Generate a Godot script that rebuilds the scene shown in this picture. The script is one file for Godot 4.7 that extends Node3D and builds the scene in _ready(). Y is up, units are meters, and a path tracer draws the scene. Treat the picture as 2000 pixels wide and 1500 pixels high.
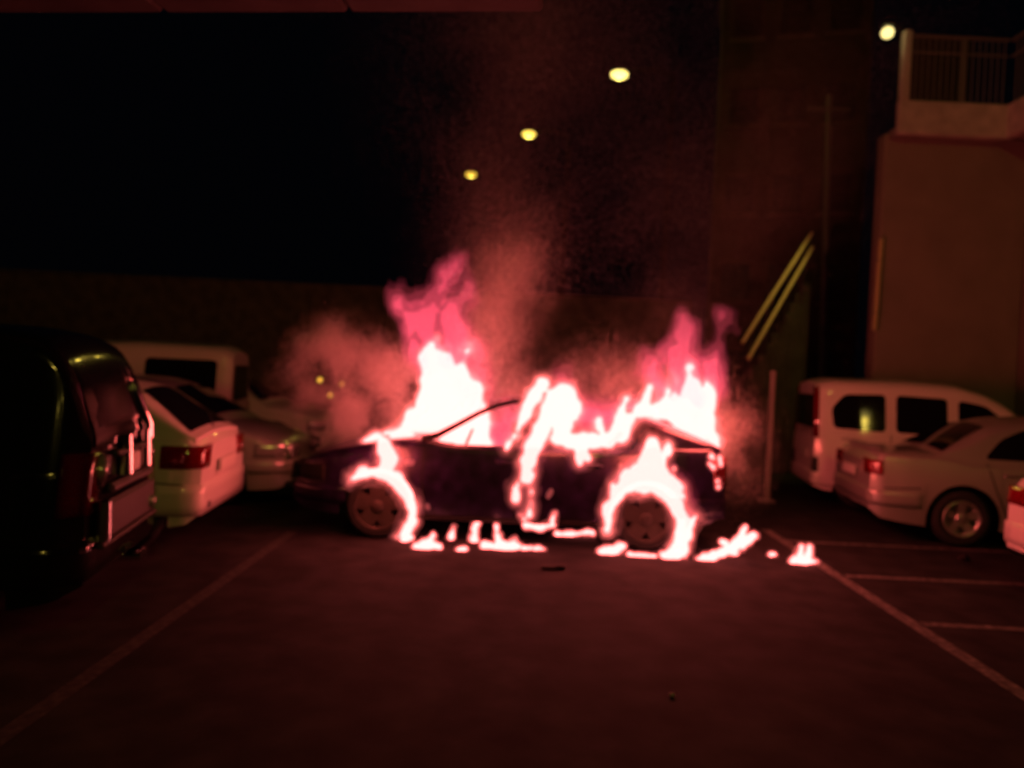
extends Node3D

var M := {}
var rng := RandomNumberGenerator.new()
var noise := FastNoiseLite.new()
var fire_strands := {}

func _ready() -> void:
	rng.seed = 7
	# ---- camera
	var cam := Camera3D.new()
	cam.name = "camera"
	add_child(cam)
	cam.position = Vector3(0, 1.69, 0)
	cam.rotation = Vector3(-0.01533, 0.0, 0.04712)
	var lens := CameraAttributesPhysical.new()
	lens.frustum_focal_length = 24.0
	lens.frustum_near = 0.05
	lens.frustum_far = 400.0
	lens.frustum_focus_distance = 2.2
	lens.exposure_aperture = 1.25
	cam.attributes = lens
	cam.fov = 53.13
	cam.far = 400.0
	cam.current = true
	# ---- sky and exposure
	var env := Environment.new()
	env.background_mode = Environment.BG_SKY
	var sm := ProceduralSkyMaterial.new()
	sm.sky_top_color = Color(0.010, 0.012, 0.022)
	sm.sky_horizon_color = Color(0.012, 0.012, 0.020)
	sm.ground_bottom_color = Color(0.004, 0.004, 0.004)
	sm.ground_horizon_color = Color(0.010, 0.010, 0.014)
	var sky := Sky.new()
	sky.sky_material = sm
	env.sky = sky
	env.background_energy_multiplier = 0.6
	env.tonemap_mode = Environment.TONE_MAPPER_LINEAR
	env.tonemap_exposure = 1.0
	env.sdfgi_enabled = true
	env.ssao_enabled = true
	env.ssil_enabled = true
	var we := WorldEnvironment.new()
	we.name = "world_environment"
	we.environment = env
	add_child(we)
	materials()
	setting()
	street_lamps()
	vehicles()
	burning_car()
	fires()
	smoke()
	small_things()

# ------------------------------------------------------------ helpers
func lin(r: float, g: float, b: float) -> Color:
	return Color(r, g, b).linear_to_srgb()

func mat(r: float, g: float, b: float, rough := 0.8, metal := 0.0, coat := 0.0) -> StandardMaterial3D:
	var m := StandardMaterial3D.new()
	m.albedo_color = lin(r, g, b)
	m.roughness = rough
	m.metallic = metal
	m.cull_mode = BaseMaterial3D.CULL_DISABLED
	if coat > 0.0:
		m.clearcoat_enabled = true
		m.clearcoat = coat
		m.clearcoat_roughness = 0.06
	return m

func glow(r: float, g: float, b: float, k: float) -> StandardMaterial3D:
	var m := mat(0.3, 0.3, 0.3, 0.5)
	m.emission_enabled = true
	m.emission = lin(r, g, b)
	m.emission_energy_multiplier = k
	return m

func grained(m: StandardMaterial3D, freq: float, scale: float, lo: float, hi: float, relief: float, sd: int, octaves := 5) -> StandardMaterial3D:
	var n := FastNoiseLite.new()
	n.seed = sd
	n.frequency = freq
	n.fractal_octaves = octaves
	var ramp := Gradient.new()
	ramp.set_color(0, Color(lo, lo, lo))
	ramp.set_color(1, Color(hi, hi, hi))
	var t := NoiseTexture2D.new()
	t.width = 512 if octaves < 6 else 1024
	t.height = t.width
	t.seamless = true
	t.noise = n
	t.color_ramp = ramp
	m.albedo_texture = t
	m.uv1_triplanar = true
	m.uv1_world_triplanar = true
	m.uv1_scale = Vector3.ONE * scale
	if relief > 0.0:
		m.heightmap_enabled = true
		m.heightmap_texture = t
		m.heightmap_scale = relief
	return m

func numbered(called: String) -> String:
	if not has_node(NodePath(called)):
		return called
	var k := 1
	while has_node(NodePath("%s_%03d" % [called, k])):
		k += 1
	return "%s_%03d" % [called, k]

func tag(o: Node3D, label: String, cat: String, group := "", kind := "") -> void:
	o.set_meta("label", label)
	if cat != "":
		o.set_meta("category", cat)
	if group != "":
		o.set_meta("group", group)
	if kind != "":
		o.set_meta("kind", kind)

func thing(called: String, label: String, cat: String, at := Vector3.ZERO, turn := 0.0, group := "") -> Node3D:
	var o := Node3D.new()
	o.name = numbered(called)
	add_child(o)
	o.position = at
	o.rotation.y = turn
	tag(o, label, cat, group)
	return o

func put(called: String, mesh: Mesh, m: Material, parent: Node3D) -> MeshInstance3D:
	var o := MeshInstance3D.new()
	o.mesh = mesh
	o.material_override = m
	if parent == self:
		o.name = numbered(called)
		add_child(o)
	else:
		o.name = called
		var k := 1
		while parent.has_node(NodePath(String(o.name))):
			o.name = "%s_%03d" % [called, k]
			k += 1
		parent.add_child(o)
	return o

func mk() -> SurfaceTool:
	var st := SurfaceTool.new()
	st.begin(Mesh.PRIMITIVE_TRIANGLES)
	return st

func done(st: SurfaceTool) -> ArrayMesh:
	st.generate_normals()
	return st.commit()

func tri(st: SurfaceTool, a: Vector3, b: Vector3, c: Vector3) -> void:
	st.add_vertex(a)
	st.add_vertex(b)
	st.add_vertex(c)

func quad(st: SurfaceTool, a: Vector3, b: Vector3, c: Vector3, d: Vector3) -> void:
	tri(st, a, b, c)
	tri(st, a, c, d)

func bx(st: SurfaceTool, c: Vector3, size: Vector3, bev := 0.01) -> void:
	# a box with chamfered edges
	st.set_smooth_group(-1)
	var h := size * 0.5
	var b: float = minf(bev, minf(h.x, minf(h.y, h.z)) * 0.9)
	var v := func(s: Vector3, ax: int) -> Vector3:
		var q := Vector3(h.x - b, h.y - b, h.z - b)
		q[ax] = h[ax]
		return c + q * s
	for ax in 3:
		var u := (ax + 1) % 3
		var w := (ax + 2) % 3
		for s in [-1.0, 1.0]:
			var p := []
			for e in [[-1, -1], [1, -1], [1, 1], [-1, 1]]:
				var g := Vector3.ZERO
				g[ax] = s
				g[u] = e[0] * s
				g[w] = e[1]
				p.append(v.call(g, ax))
			quad(st, p[0], p[3], p[2], p[1])
		for s in [-1.0, 1.0]:
			for t in [-1.0, 1.0]:
				var g0 := Vector3.ZERO
				g0[u] = s
				g0[w] = t
				var g1 := g0
				g0[ax] = -1.0
				g1[ax] = 1.0
				var a: Vector3 = v.call(g0, u)
				var d: Vector3 = v.call(g1, u)
				var a2: Vector3 = v.call(g0, w)
				var d2: Vector3 = v.call(g1, w)
				if s * t > 0:
					quad(st, a, a2, d2, d)
				else:
					quad(st, a, d, d2, a2)
	for sx in [-1.0, 1.0]:
		for sy in [-1.0, 1.0]:
			for sz in [-1.0, 1.0]:
				var s := Vector3(sx, sy, sz)
				if sx * sy * sz > 0:
					tri(st, v.call(s, 0), v.call(s, 2), v.call(s, 1))
				else:
					tri(st, v.call(s, 0), v.call(s, 1), v.call(s, 2))

func box(c: Vector3, size: Vector3, bev := 0.01) -> ArrayMesh:
	var st := mk()
	bx(st, c, size, bev)
	return done(st)

func tube(st: SurfaceTool, pts: Array, rad: Array, n := 10) -> void:
	st.set_smooth_group(0)
	var rings := []
	for i in pts.size():
		var a: Vector3 = pts[maxi(i - 1, 0)]
		var b: Vector3 = pts[mini(i + 1, pts.size() - 1)]
		var d := (b - a).normalized()
		var u := d.cross(Vector3.UP if absf(d.y) < 0.9 else Vector3.RIGHT).normalized()
		var w := d.cross(u)
		var ring := []
		var r: float = rad[mini(i, rad.size() - 1)]
		for k in n:
			var t := TAU * k / n
			ring.append(pts[i] + (u * cos(t) + w * sin(t)) * r)
		rings.append(ring)
	for i in rings.size() - 1:
		for k in n:
			quad(st, rings[i][k], rings[i][(k + 1) % n], rings[i + 1][(k + 1) % n], rings[i + 1][k])
	st.set_smooth_group(-1)
	for k in range(1, n - 1):
		tri(st, rings[0][0], rings[0][k + 1], rings[0][k])
		tri(st, rings[-1][0], rings[-1][k], rings[-1][k + 1])

func rod(a: Vector3, b: Vector3, r0: float, r1: float, n := 10) -> ArrayMesh:
	var st := mk()
	tube(st, [a, b], [r0, r1], n)
	return done(st)

func lathe(st: SurfaceTool, prof: Array, n := 32, group := 0) -> void:
	# profile of (radius, z) turned round the z axis
	st.set_smooth_group(group)
	for i in prof.size() - 1:
		for k in n:
			var t0 := TAU * k / n
			var t1 := TAU * (k + 1) / n
			var p: Vector2 = prof[i]
			var q: Vector2 = prof[i + 1]
			quad(st, Vector3(p.x * cos(t0), p.x * sin(t0), p.y), Vector3(p.x * cos(t1), p.x * sin(t1), p.y), Vector3(q.x * cos(t1), q.x * sin(t1), q.y), Vector3(q.x * cos(t0), q.x * sin(t0), q.y))

func ball(c: Vector3, size: Vector3) -> ArrayMesh:
	var s := SphereMesh.new()
	s.radius = 0.5
	s.height = 1.0
	s.radial_segments = 20
	s.rings = 12
	var st := mk()
	st.append_from(s, 0, Transform3D(Basis.from_scale(size), c))
	return st.commit()

func line_at(a: Array, x: float) -> float:
	if x <= a[0][0]:
		return a[0][1]
	for i in a.size() - 1:
		if x <= a[i + 1][0]:
			var t: float = (x - a[i][0]) / (a[i + 1][0] - a[i][0])
			return lerpf(a[i][1], a[i + 1][1], t)
	return a[-1][1]

func soft_at(a: Array, x: float, w := 0.05) -> float:
	var s := 0.0
	for k in 5:
		s += line_at(a, x + (k - 2) * w * 0.5)
	return s / 5.0

# ------------------------------------------------------------ materials
func materials() -> void:
	M.asphalt = grained(mat(0.037, 0.036, 0.037, 0.90), 0.007, 0.30, 0.62, 1.0, 0.5, 3, 8)
	M.paint_line = grained(mat(0.22, 0.215, 0.205, 0.8), 0.02, 1.3, 0.3, 1.0, 0.1, 9)
	M.worn_line = grained(mat(0.050, 0.047, 0.044, 0.9), 0.02, 1.3, 0.3, 1.0, 0.1, 10)
	M.concrete = grained(mat(0.26, 0.22, 0.17, 0.9), 0.012, 0.35, 0.7, 1.0, 0.3, 11)
	M.plaster = grained(mat(0.36, 0.29, 0.27, 0.9), 0.006, 0.3, 0.9, 1.0, 0.1, 12)
	M.parapet = grained(mat(0.80, 0.74, 0.70, 0.85), 0.012, 0.4, 0.8, 1.0, 0.1, 13)
	M.olive = grained(mat(0.11, 0.10, 0.06, 0.9), 0.01, 0.2, 0.75, 1.0, 0.0, 14)  # olive stands for yellow lamplight on smoke
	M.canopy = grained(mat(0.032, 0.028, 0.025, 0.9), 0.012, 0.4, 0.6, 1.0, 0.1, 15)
	M.pole_paint = mat(0.004, 0.004, 0.004, 0.95)
	M.pole_paint.metallic_specular = 0.1
	M.asphalt.metallic_specular = 0.22
	M.far_glass = mat(0.01, 0.01, 0.01, 0.5)
	M.step_stone = grained(mat(0.07, 0.06, 0.055, 0.95), 0.012, 0.35, 0.7, 1.0, 0.2, 16)
	M.door_and_unlit_wall = mat(0.05, 0.035, 0.03, 0.6)
	M.dark_metal = mat(0.03, 0.03, 0.03, 0.5, 0.6)
	M.grey_metal = mat(0.25, 0.25, 0.25, 0.5, 0.5)
	M.rail_metal = mat(0.22, 0.20, 0.20, 0.5, 0.2)
	M.lamplit_yellow = mat(0.72, 0.64, 0.34, 0.5)  # yellow lamplight put into the colour of rails and pipe
	M.pale_post = mat(0.28, 0.26, 0.24, 0.7)
	M.rubber = grained(mat(0.02, 0.02, 0.02, 0.85), 0.05, 4.0, 0.6, 1.0, 0.1, 20)
	M.alloy = mat(0.55, 0.54, 0.52, 0.32, 0.8)
	M.burnt_alloy = grained(mat(0.17, 0.14, 0.125, 0.55, 0.5), 0.03, 5.0, 0.3, 1.0, 0.2, 21)
	M.glass = mat(0.006, 0.006, 0.007, 0.04)
	M.dark_red_lens = mat(0.05, 0.002, 0.004, 0.12, 0.0, 1.0)
	M.red_lens = mat(0.16, 0.004, 0.010, 0.12, 0.0, 1.0)
	M.clear_lens = mat(0.55, 0.55, 0.55, 0.15, 0.6, 1.0)
	M.plastic = mat(0.025, 0.025, 0.025, 0.6)
	M.seam = mat(0.01, 0.01, 0.01, 0.9)
	M.chrome = mat(0.75, 0.75, 0.75, 0.12, 1.0)
	M.plate = mat(0.6, 0.6, 0.55, 0.35)
	M.black_paint = mat(0.006, 0.006, 0.007, 0.16, 0.0, 0.4)
	M.black_paint.metallic_specular = 0.35
	M.white_paint = mat(0.66, 0.65, 0.62, 0.38, 0.0, 0.7)
	M.white_paint_two = mat(0.70, 0.68, 0.64, 0.42, 0.0, 0.5)
	M.silver_paint = mat(0.46, 0.46, 0.45, 0.36, 0.45, 0.8)
	M.silver_paint_two = mat(0.36, 0.35, 0.33, 0.34, 0.4, 0.8)
	M.navy_paint = grained(mat(0.030, 0.016, 0.075, 0.35, 0.1, 0.3), 0.008, 1.2, 0.35, 1.0, 0.1, 30)
	M.char = grained(mat(0.022, 0.016, 0.015, 0.9), 0.03, 3.0, 0.4, 1.0, 0.6, 31)
	M.flame = flame_material(1.0, 0.148, 0.138, 7.0)
	M.flame_tip = flame_material(1.0, 0.085, 0.150, 4.5)
	M.smoke_grain = mat(0.90, 0.88, 0.86, 1.0)
	M.smoke_grain.specular_mode = BaseMaterial3D.SPECULAR_DISABLED
	M.soot_grain = mat(0.30, 0.28, 0.28, 1.0)
	M.soot_grain.specular_mode = BaseMaterial3D.SPECULAR_DISABLED
	M.lamp_glow = glow(1.0, 0.78, 0.20, 3.0)
	M.lamp_far = glow(1.0, 0.62, 0.06, 1.3)
	M.lamp_mid = glow(1.0, 0.70, 0.10, 2.2)

func flame_material(r: float, g: float, b: float, k: float) -> StandardMaterial3D:
	var m := glow(r, g, b, k)
	m.albedo_color = Color(0, 0, 0, 1)
	m.roughness = 1.0
	m.specular_mode = BaseMaterial3D.SPECULAR_DISABLED
	m.transparency = BaseMaterial3D.TRANSPARENCY_ALPHA
	m.vertex_color_use_as_albedo = true
	return m

# ------------------------------------------------------------ setting
func slab_sheet(called: String, x0: float, z0: float, x1: float, z1: float, y: float, m: Material) -> MeshInstance3D:
	var st := mk()
	quad(st, Vector3(x0, y, z0), Vector3(x1, y, z0), Vector3(x1, y, z1), Vector3(x0, y, z1))
	var o := put(called, done(st), m, self)
	o.set_meta("kind", "structure")
	return o

func painted(label: String, a: Vector2, b: Vector2, w: float, worn := false) -> void:
	var d := (b - a).normalized()
	var n := Vector2(-d.y, d.x) * w * 0.5
	var st := mk()
	var steps := int((b - a).length() / 0.25) + 1
	for i in steps:
		var p := a.lerp(b, float(i) / steps)
		var q := a.lerp(b, float(i + 1) / steps)
		quad(st, Vector3(p.x - n.x, 0.004, p.y - n.y), Vector3(q.x - n.x, 0.004, q.y - n.y), Vector3(q.x + n.x, 0.004, q.y + n.y), Vector3(p.x + n.x, 0.004, p.y + n.y))
	var o := put("parking_line", done(st), M.worn_line if worn else M.paint_line, self)
	tag(o, label, "", "painted parking lines", "structure")

func setting() -> void:
	slab_sheet("ground", -150, -200, 150, 60, 0.0, M.asphalt)
	painted("long white line along the bays at the right of the lane", Vector2(3.02, -8.9), Vector2(2.90, 3.0), 0.11)
	painted("faint long white line along the bays at the left of the lane", Vector2(-2.11, -7.6), Vector2(-2.19, 3.0), 0.10, true)
	painted("cross line nearest the silver saloon", Vector2(3.08, -8.30), Vector2(7.5, -8.25), 0.10)
	painted("cross line second behind the silver saloon", Vector2(3.08, -6.88), Vector2(7.5, -6.85), 0.09)
	painted("cross line closest to the camera", Vector2(3.06, -5.56), Vector2(7.5, -5.45), 0.09)
	# boundary wall across the back, one panel after another
	var w := thing("boundary_wall", "long brown concrete wall behind the parked cars at the back left", "wall", Vector3(-12, 0, -21))
	for k in 13:
		put("panel", box(Vector3(-9.0 + k * 2.06, 1.86 + 0.004 * k, 0), Vector3(2.03, 3.72 + 0.008 * k, 0.22), 0.02), M.concrete, w)
		put("post", box(Vector3(-10.03 + k * 2.06, 1.80, 0.03), Vector3(0.16, 3.6, 0.20), 0.02), M.concrete, w)
	put("coping", box(Vector3(3.3, 3.80, 0), Vector3(26.9, 0.08, 0.34), 0.02), M.concrete, w)
	backdrop()
	corner_building()
	canopy()

func backdrop() -> void:
	var b := thing("backdrop_block", "dim olive apartment block added for lamplit smoke at the right", "building", Vector3(9.3, 0, -27), -0.26)  # block added where lamplit smoke hangs
	put("wall", box(Vector3(0, 8.5, -3), Vector3(5.0, 17, 6), 0.05), M.olive, b)
	put("cornice", box(Vector3(0, 17.1, -3), Vector3(5.3, 0.25, 6.3), 0.05), M.concrete, b)
	for fl in 5:
		for k in 3:
			var wi := put("window", box(Vector3(-1.6 + k * 1.6, 2.2 + fl * 3.1, 0.0), Vector3(1.1, 1.4, 0.08), 0.01), M.olive, b)
			put("pane", box(Vector3(-1.6 + k * 1.6, 2.2 + fl * 3.1, 0.035), Vector3(0.96, 1.24, 0.03), 0.005), M.far_glass, wi)
			put("sill", box(Vector3(-1.6 + k * 1.6, 1.44 + fl * 3.1, 0.06), Vector3(1.25, 0.07, 0.16), 0.01), M.concrete, wi)

func corner_building() -> void:
	var b := thing("corner_building", "plastered building with a railed balcony at the right edge", "building", Vector3(6.2, 0, -13.25))
	put("front_wall", box(Vector3(1.25, 3.05, -0.15), Vector3(2.5, 6.1, 0.3), 0.03), M.plaster, b)
	put("balcony_floor", box(Vector3(1.95, 6.02, -1.55), Vector3(1.1, 0.12, 2.5), 0.02), M.plaster, b)
	put("balcony_back_wall", box(Vector3(2.3, 7.6, -2.9), Vector3(1.4, 3.0, 0.2), 0.02), M.door_and_unlit_wall, b)  # dark colour stands for unlit plaster behind the railing
	put("side_wall", box(Vector3(4.6, 3.05, 2.4), Vector3(4.2, 6.1, 12.0), 0.03), M.plaster, b)
	var door := put("garage_door", box(Vector3(2.485, 1.35, 2.6), Vector3(0.05, 2.7, 2.8), 0.01), M.door_and_unlit_wall, b)
	for k in 6:
		put("slat", box(Vector3(2.452, 0.24 + k * 0.44, 2.6), Vector3(0.03, 0.40, 2.7), 0.012), M.door_and_unlit_wall, door)
	put("lintel", box(Vector3(2.47, 2.82, 2.6), Vector3(0.10, 0.2, 3.1), 0.01), M.plaster, b)
	var wi := put("window", box(Vector3(2.484, 4.6, 2.2), Vector3(0.05, 1.5, 1.3), 0.01), M.parapet, b)
	put("pane", box(Vector3(2.455, 4.6, 2.2), Vector3(0.03, 1.3, 1.1), 0.005), M.glass, wi)
	# balcony: a slab and band along the front and then towards the street along the side
	var bal := put("balcony_band", box(Vector3(0.97, 6.26, 0.31), Vector3(1.86, 0.56, 0.12), 0.015), M.parapet, b)
	put("side_band", box(Vector3(1.90, 6.262, 4.06), Vector3(0.12, 0.56, 7.6), 0.015), M.parapet, bal)
	put("slab", box(Vector3(0.97, 6.06, 0.12), Vector3(1.82, 0.14, 0.24), 0.01), M.plaster, bal)
	put("side_slab", box(Vector3(2.23, 6.06, 4.0), Vector3(0.54, 0.14, 7.4), 0.01), M.plaster, bal)
	var rl := put("railing", box(Vector3(0.98, 7.63, 0.31), Vector3(1.74, 0.05, 0.05), 0.012), M.rail_metal, b)
	put("middle_rail", box(Vector3(0.98, 7.36, 0.31), Vector3(1.72, 0.035, 0.03), 0.008), M.rail_metal, rl)
	put("side_rail", box(Vector3(1.90, 7.632, 4.05), Vector3(0.05, 0.05, 7.5), 0.012), M.rail_metal, rl)
	put("side_middle_rail", box(Vector3(1.90, 7.362, 4.05), Vector3(0.03, 0.035, 7.5), 0.008), M.rail_metal, rl)
	for k in 16:
		put("bar", box(Vector3(0.20 + k * 0.105, 7.075, 0.31), Vector3(0.018, 1.07, 0.018), 0.004), M.rail_metal, rl)
	for k in 60:
		put("bar", box(Vector3(1.90, 7.075, 0.45 + k * 0.12), Vector3(0.018, 1.07, 0.018), 0.004), M.rail_metal, rl)
	put("rail_post", box(Vector3(1.10, 7.07, 0.31), Vector3(0.05, 1.08, 0.055), 0.01), M.rail_metal, rl)
	put("corner_post", box(Vector3(0.13, 7.12, 0.31), Vector3(0.14, 1.16, 0.14), 0.02), M.parapet, b)
	# corner lamp
	var l := thing("corner_lamp", "bright round yellow lamp on the end post of the balcony", "lamp", Vector3(5.96, 7.62, -12.86))
	put("bulb", ball(Vector3.ZERO, Vector3(0.20, 0.19, 0.20)), glow(1.0, 0.80, 0.28, 1.8), l)
	put("bracket", rod(Vector3(0.02, 0.09, -0.0), Vector3(0.26, 0.12, -0.04), 0.02, 0.02), M.dark_metal, l)
	put("cap", box(Vector3(0, 0.115, 0), Vector3(0.2, 0.04, 0.2), 0.015), M.dark_metal, l)
	var sp := SpotLight3D.new()
	sp.name = "light"
	sp.light_color = lin(1.0, 0.72, 0.12)
	sp.light_energy = 7.0
	sp.light_size = 0.08
	sp.spot_angle = 19.0
	sp.spot_angle_attenuation = 1.0
	sp.spot_range = 60.0
	sp.shadow_enabled = true
	l.add_child(sp)
	sp.position = Vector3(-0.05, -0.02, 0.0)
	sp.look_at_from_position(l.position + sp.position, l.position + Vector3(-0.95, -4.0, -1.3), Vector3.UP)
	var dp := thing("downpipe", "pipe painted with yellow lamp light on the corner of the plastered building", "pipe", Vector3(6.14, 2.2, -13.14))  # only the lamplit stretch of the wall corner, its glow in the colour
	put("pipe", rod(Vector3(0, 0.5, 0), Vector3(0.03, 2.05, 0), 0.04, 0.04, 12), M.lamplit_yellow, dp)
	for k in 2:
		put("clip", box(Vector3(0.015 + 0.01 * k, 0.8 + k * 0.9, -0.02), Vector3(0.11, 0.04, 0.10), 0.01), M.grey_metal, dp)

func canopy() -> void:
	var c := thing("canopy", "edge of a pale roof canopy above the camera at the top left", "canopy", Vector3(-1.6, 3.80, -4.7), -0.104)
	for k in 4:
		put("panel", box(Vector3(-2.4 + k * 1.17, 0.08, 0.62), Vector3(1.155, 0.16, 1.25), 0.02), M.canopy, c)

func omni(parent: Node3D, at: Vector3, c: Color, e: float, size: float) -> void:
	var l := OmniLight3D.new()
	l.name = "light"
	l.light_color = lin(c.r, c.g, c.b)
	l.light_energy = e
	l.light_size = size
	l.omni_range = 60.0
	l.omni_attenuation = 2.0
	l.shadow_enabled = true
	parent.add_child(l, true)
	l.position = at

func lamp(label: String, at: Vector3, arm: Vector3, m: Material, e: float) -> void:
	# at is the lamp's glowing face; the pole stands at the end of the arm
	var o := thing("street_lamp", label, "street lamp", Vector3(at.x + arm.x, 0, at.z + arm.z), 0.0, "street lamps over the car park")
	var h := at.y
	put("pole", rod(Vector3.ZERO, Vector3(0, h - 0.2, 0), 0.11, 0.06, 12), M.pole_paint, o)
	put("base", rod(Vector3(0, 0.0, 0), Vector3(0, 0.9, 0), 0.16, 0.15, 12), M.pole_paint, o)
	var st := mk()
	tube(st, [Vector3(0, h - 0.25, 0), -arm * 0.4 + Vector3(0, h + 0.05, 0), -arm + Vector3(0, h + 0.14, 0)], [0.05, 0.045, 0.04], 10)
	put("arm", done(st), M.pole_paint, o)
	put("head", ball(-arm + Vector3(0, h + 0.17, 0), Vector3(0.70, 0.16, 0.46)), M.pole_paint, o)
	put("lens", ball(-arm + Vector3(0, h, 0), Vector3(0.62, 0.34, 0.42)), m, o)
	omni(o, -arm + Vector3(0, h - 0.25, 0), Color(1.0, 0.70, 0.10), e, 0.2)

func street_lamps() -> void:
	lamp("nearest and brightest of the row of yellow street lamps above the smoke", Vector3(3.36, 12.64, -28.0), Vector3(1.8, 0, 0.8), M.lamp_glow, 1.5)
	lamp("middle street lamp of the row seen through the smoke", Vector3(0.23, 12.6, -35.3), Vector3(1.8, 0, 0.8), M.lamp_mid, 3.0)
	lamp("farthest and dimmest street lamp of the row", Vector3(-2.83, 12.59, -43.0), Vector3(1.8, 0, 0.8), M.lamp_far, 2.0)
	lamp("street lamp behind the camera reflected in the white van windows", Vector3(7.4, 8.0, 11.1), Vector3(1.8, 0, 0.8), M.lamp_glow, 1.2)
	lamp("farther street lamp behind the camera reflected low in the white van window", Vector3(8.3, 9.9, 18.9), Vector3(1.8, 0, 0.8), M.lamp_glow, 1.2)
	lamp("street lamp closest behind the camera, lighting the left row of cars", Vector3(2.4, 9.0, 6.0), Vector3(1.8, 0, 0.8), M.lamp_glow, 11.0)

# ------------------------------------------------------------ vehicles
# local axes of a car: x from the rear bumper to the front, y up, z to its right
func side_z(p: Dictionary, x: float, y: float) -> float:
	var belt: float = line_at(p.deck, x)
	if y <= belt or not p.has("top"):
		var q: float = (minf(y, 1.0) - 0.55) / 0.5
		return p.W * soft_at(p.wf, x) * (1.0 - 0.085 * q * q)
	return cabin_z(p, x, y)

func cabin_z(p: Dictionary, x: float, y: float) -> float:
	var q: float = (minf(p.belt, 1.0) - 0.55) / 0.5
	return p.W * soft_at(p.wf, x) * (1.0 - 0.085 * q * q) - 0.015 - p.k * (y - p.belt)

func under(p: Dictionary, x: float) -> float:
	var y := soft_at(p.bottom, x)
	for xc in p.wheels:
		var R: float = p.r + 0.065
		if absf(x - xc) < R:
			y = maxf(y, p.r + sqrt(R * R - (x - xc) * (x - xc)))
	return y

func ring_of(p: Dictionary, x: float, cabin: bool) -> Array:
	var yt := soft_at(p.top if cabin else p.deck, x)
	var yb: float = (line_at(p.deck, x) - 0.05) if cabin else minf(under(p, x), yt - 0.08)
	if cabin:
		yt = maxf(yt, yb + 0.02)
	var rs: float = minf(0.13 if cabin else 0.08, (yt - yb) * 0.45)
	var ys := yt - rs
	var half := []
	for k in 6:
		var y := lerpf(yb, ys, k / 5.0)
		half.append(Vector3(x, y, cabin_z(p, x, y) if cabin else side_z(p, x, y)))
	var zs: float = half[-1].z
	for k in range(1, 5):
		var t := PI / 2 * k / 4.0
		half.append(Vector3(x, ys + rs * sin(t), zs - rs * (1.0 - cos(t)) * (1.4 if cabin else 1.0)))
	var zc: float = half[-1].z
	var well: bool = not cabin and p.has("well") and x > p.well[0] and x < p.well[1]
	for k in range(1, 5):
		var f := 1.0 - k / 4.0
		if well:
			half.append(Vector3(x, yt - (0.02 if k == 1 else 0.48), [zc - 0.05, zc - 0.08, zc * 0.4, 0.0][k - 1]))
		else:
			half.append(Vector3(x, yt + 0.035 * (1.0 - f * f), zc * f))
	var all := half.duplicate()
	for k in range(half.size() - 2, -1, -1):
		all.append(Vector3(half[k].x, half[k].y, -half[k].z))
	return all

func loft(p: Dictionary, x0: float, x1: float, cabin: bool) -> ArrayMesh:
	var xs := []
	var n := int((x1 - x0) / 0.05)
	for i in n + 1:
		xs.append(lerpf(x0, x1, float(i) / n))
	if not cabin:
		for xc in p.wheels:
			var R: float = p.r + 0.065
			for d in [-1.0, 1.0]:
				xs.append_array([xc + d * R * 1.0005, xc + d * R * 0.9995, xc + d * R * 0.985, xc + d * R * 0.95, xc + d * R * 0.9])
	if not cabin and p.has("well"):
		for w in p.well:
			xs.append_array([w - 0.001, w + 0.001])
	xs.sort()
	var st := mk()
	st.set_smooth_group(0)
	var last := []
	for i in xs.size():
		var ring := ring_of(p, xs[i], cabin)
		if i == 0 or i == xs.size() - 1:
			st.set_smooth_group(-1)
			var m := ring.size()
			for k in range(0, m / 2):
				if i == 0:
					quad(st, ring[k], ring[k + 1], ring[m - 2 - k], ring[m - 1 - k])
				else:
					quad(st, ring[m - 1 - k], ring[m - 2 - k], ring[k + 1], ring[k])
			st.set_smooth_group(0)
		if i > 0:
			for k in ring.size() - 1:
				quad(st, last[k], ring[k], ring[k + 1], last[k + 1])
		last = ring
	return done(st)

func fine_tri(st: SurfaceTool, at: Callable, a: Vector2, b: Vector2, c: Vector2, o: float, deep: int) -> void:
	if deep == 0 or maxf(a.distance_to(b), maxf(b.distance_to(c), c.distance_to(a))) < 0.14:
		tri(st, at.call(a, o), at.call(b, o), at.call(c, o))
		return
	var ab := (a + b) * 0.5
	var bc := (b + c) * 0.5
	var ca := (c + a) * 0.5
	fine_tri(st, at, a, ab, ca, o, deep - 1)
	fine_tri(st, at, ab, b, bc, o, deep - 1)
	fine_tri(st, at, ca, bc, c, o, deep - 1)
	fine_tri(st, at, ab, bc, ca, o, deep - 1)

func panel_on_side(p: Dictionary, poly: Array, side: float, out: float) -> ArrayMesh:
	# a pane with rounded corners that lies on the cabin's side
	var pts := round_poly(poly, 0.07)
	var tris := Geometry2D.triangulate_polygon(pts)
	var st := mk()
	st.set_smooth_group(0)
	var at := func(v: Vector2, o: float) -> Vector3: return Vector3(v.x, v.y, side * (side_z_any(p, v.x, v.y) + o))
	for i in range(0, tris.size(), 3):
		fine_tri(st, at, pts[tris[i]], pts[tris[i + 1]], pts[tris[i + 2]], out, 4)
	st.set_smooth_group(-1)
	for i in pts.size():
		var a := pts[i]
		var b := pts[(i + 1) % pts.size()]
		quad(st, at.call(a, out), at.call(b, out), at.call(b, -0.02), at.call(a, -0.02))
	return done(st)

func side_z_any(p: Dictionary, x: float, y: float) -> float:
	return cabin_z(p, x, y) if y > p.belt and p.has("top") else side_z(p, x, y)

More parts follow.
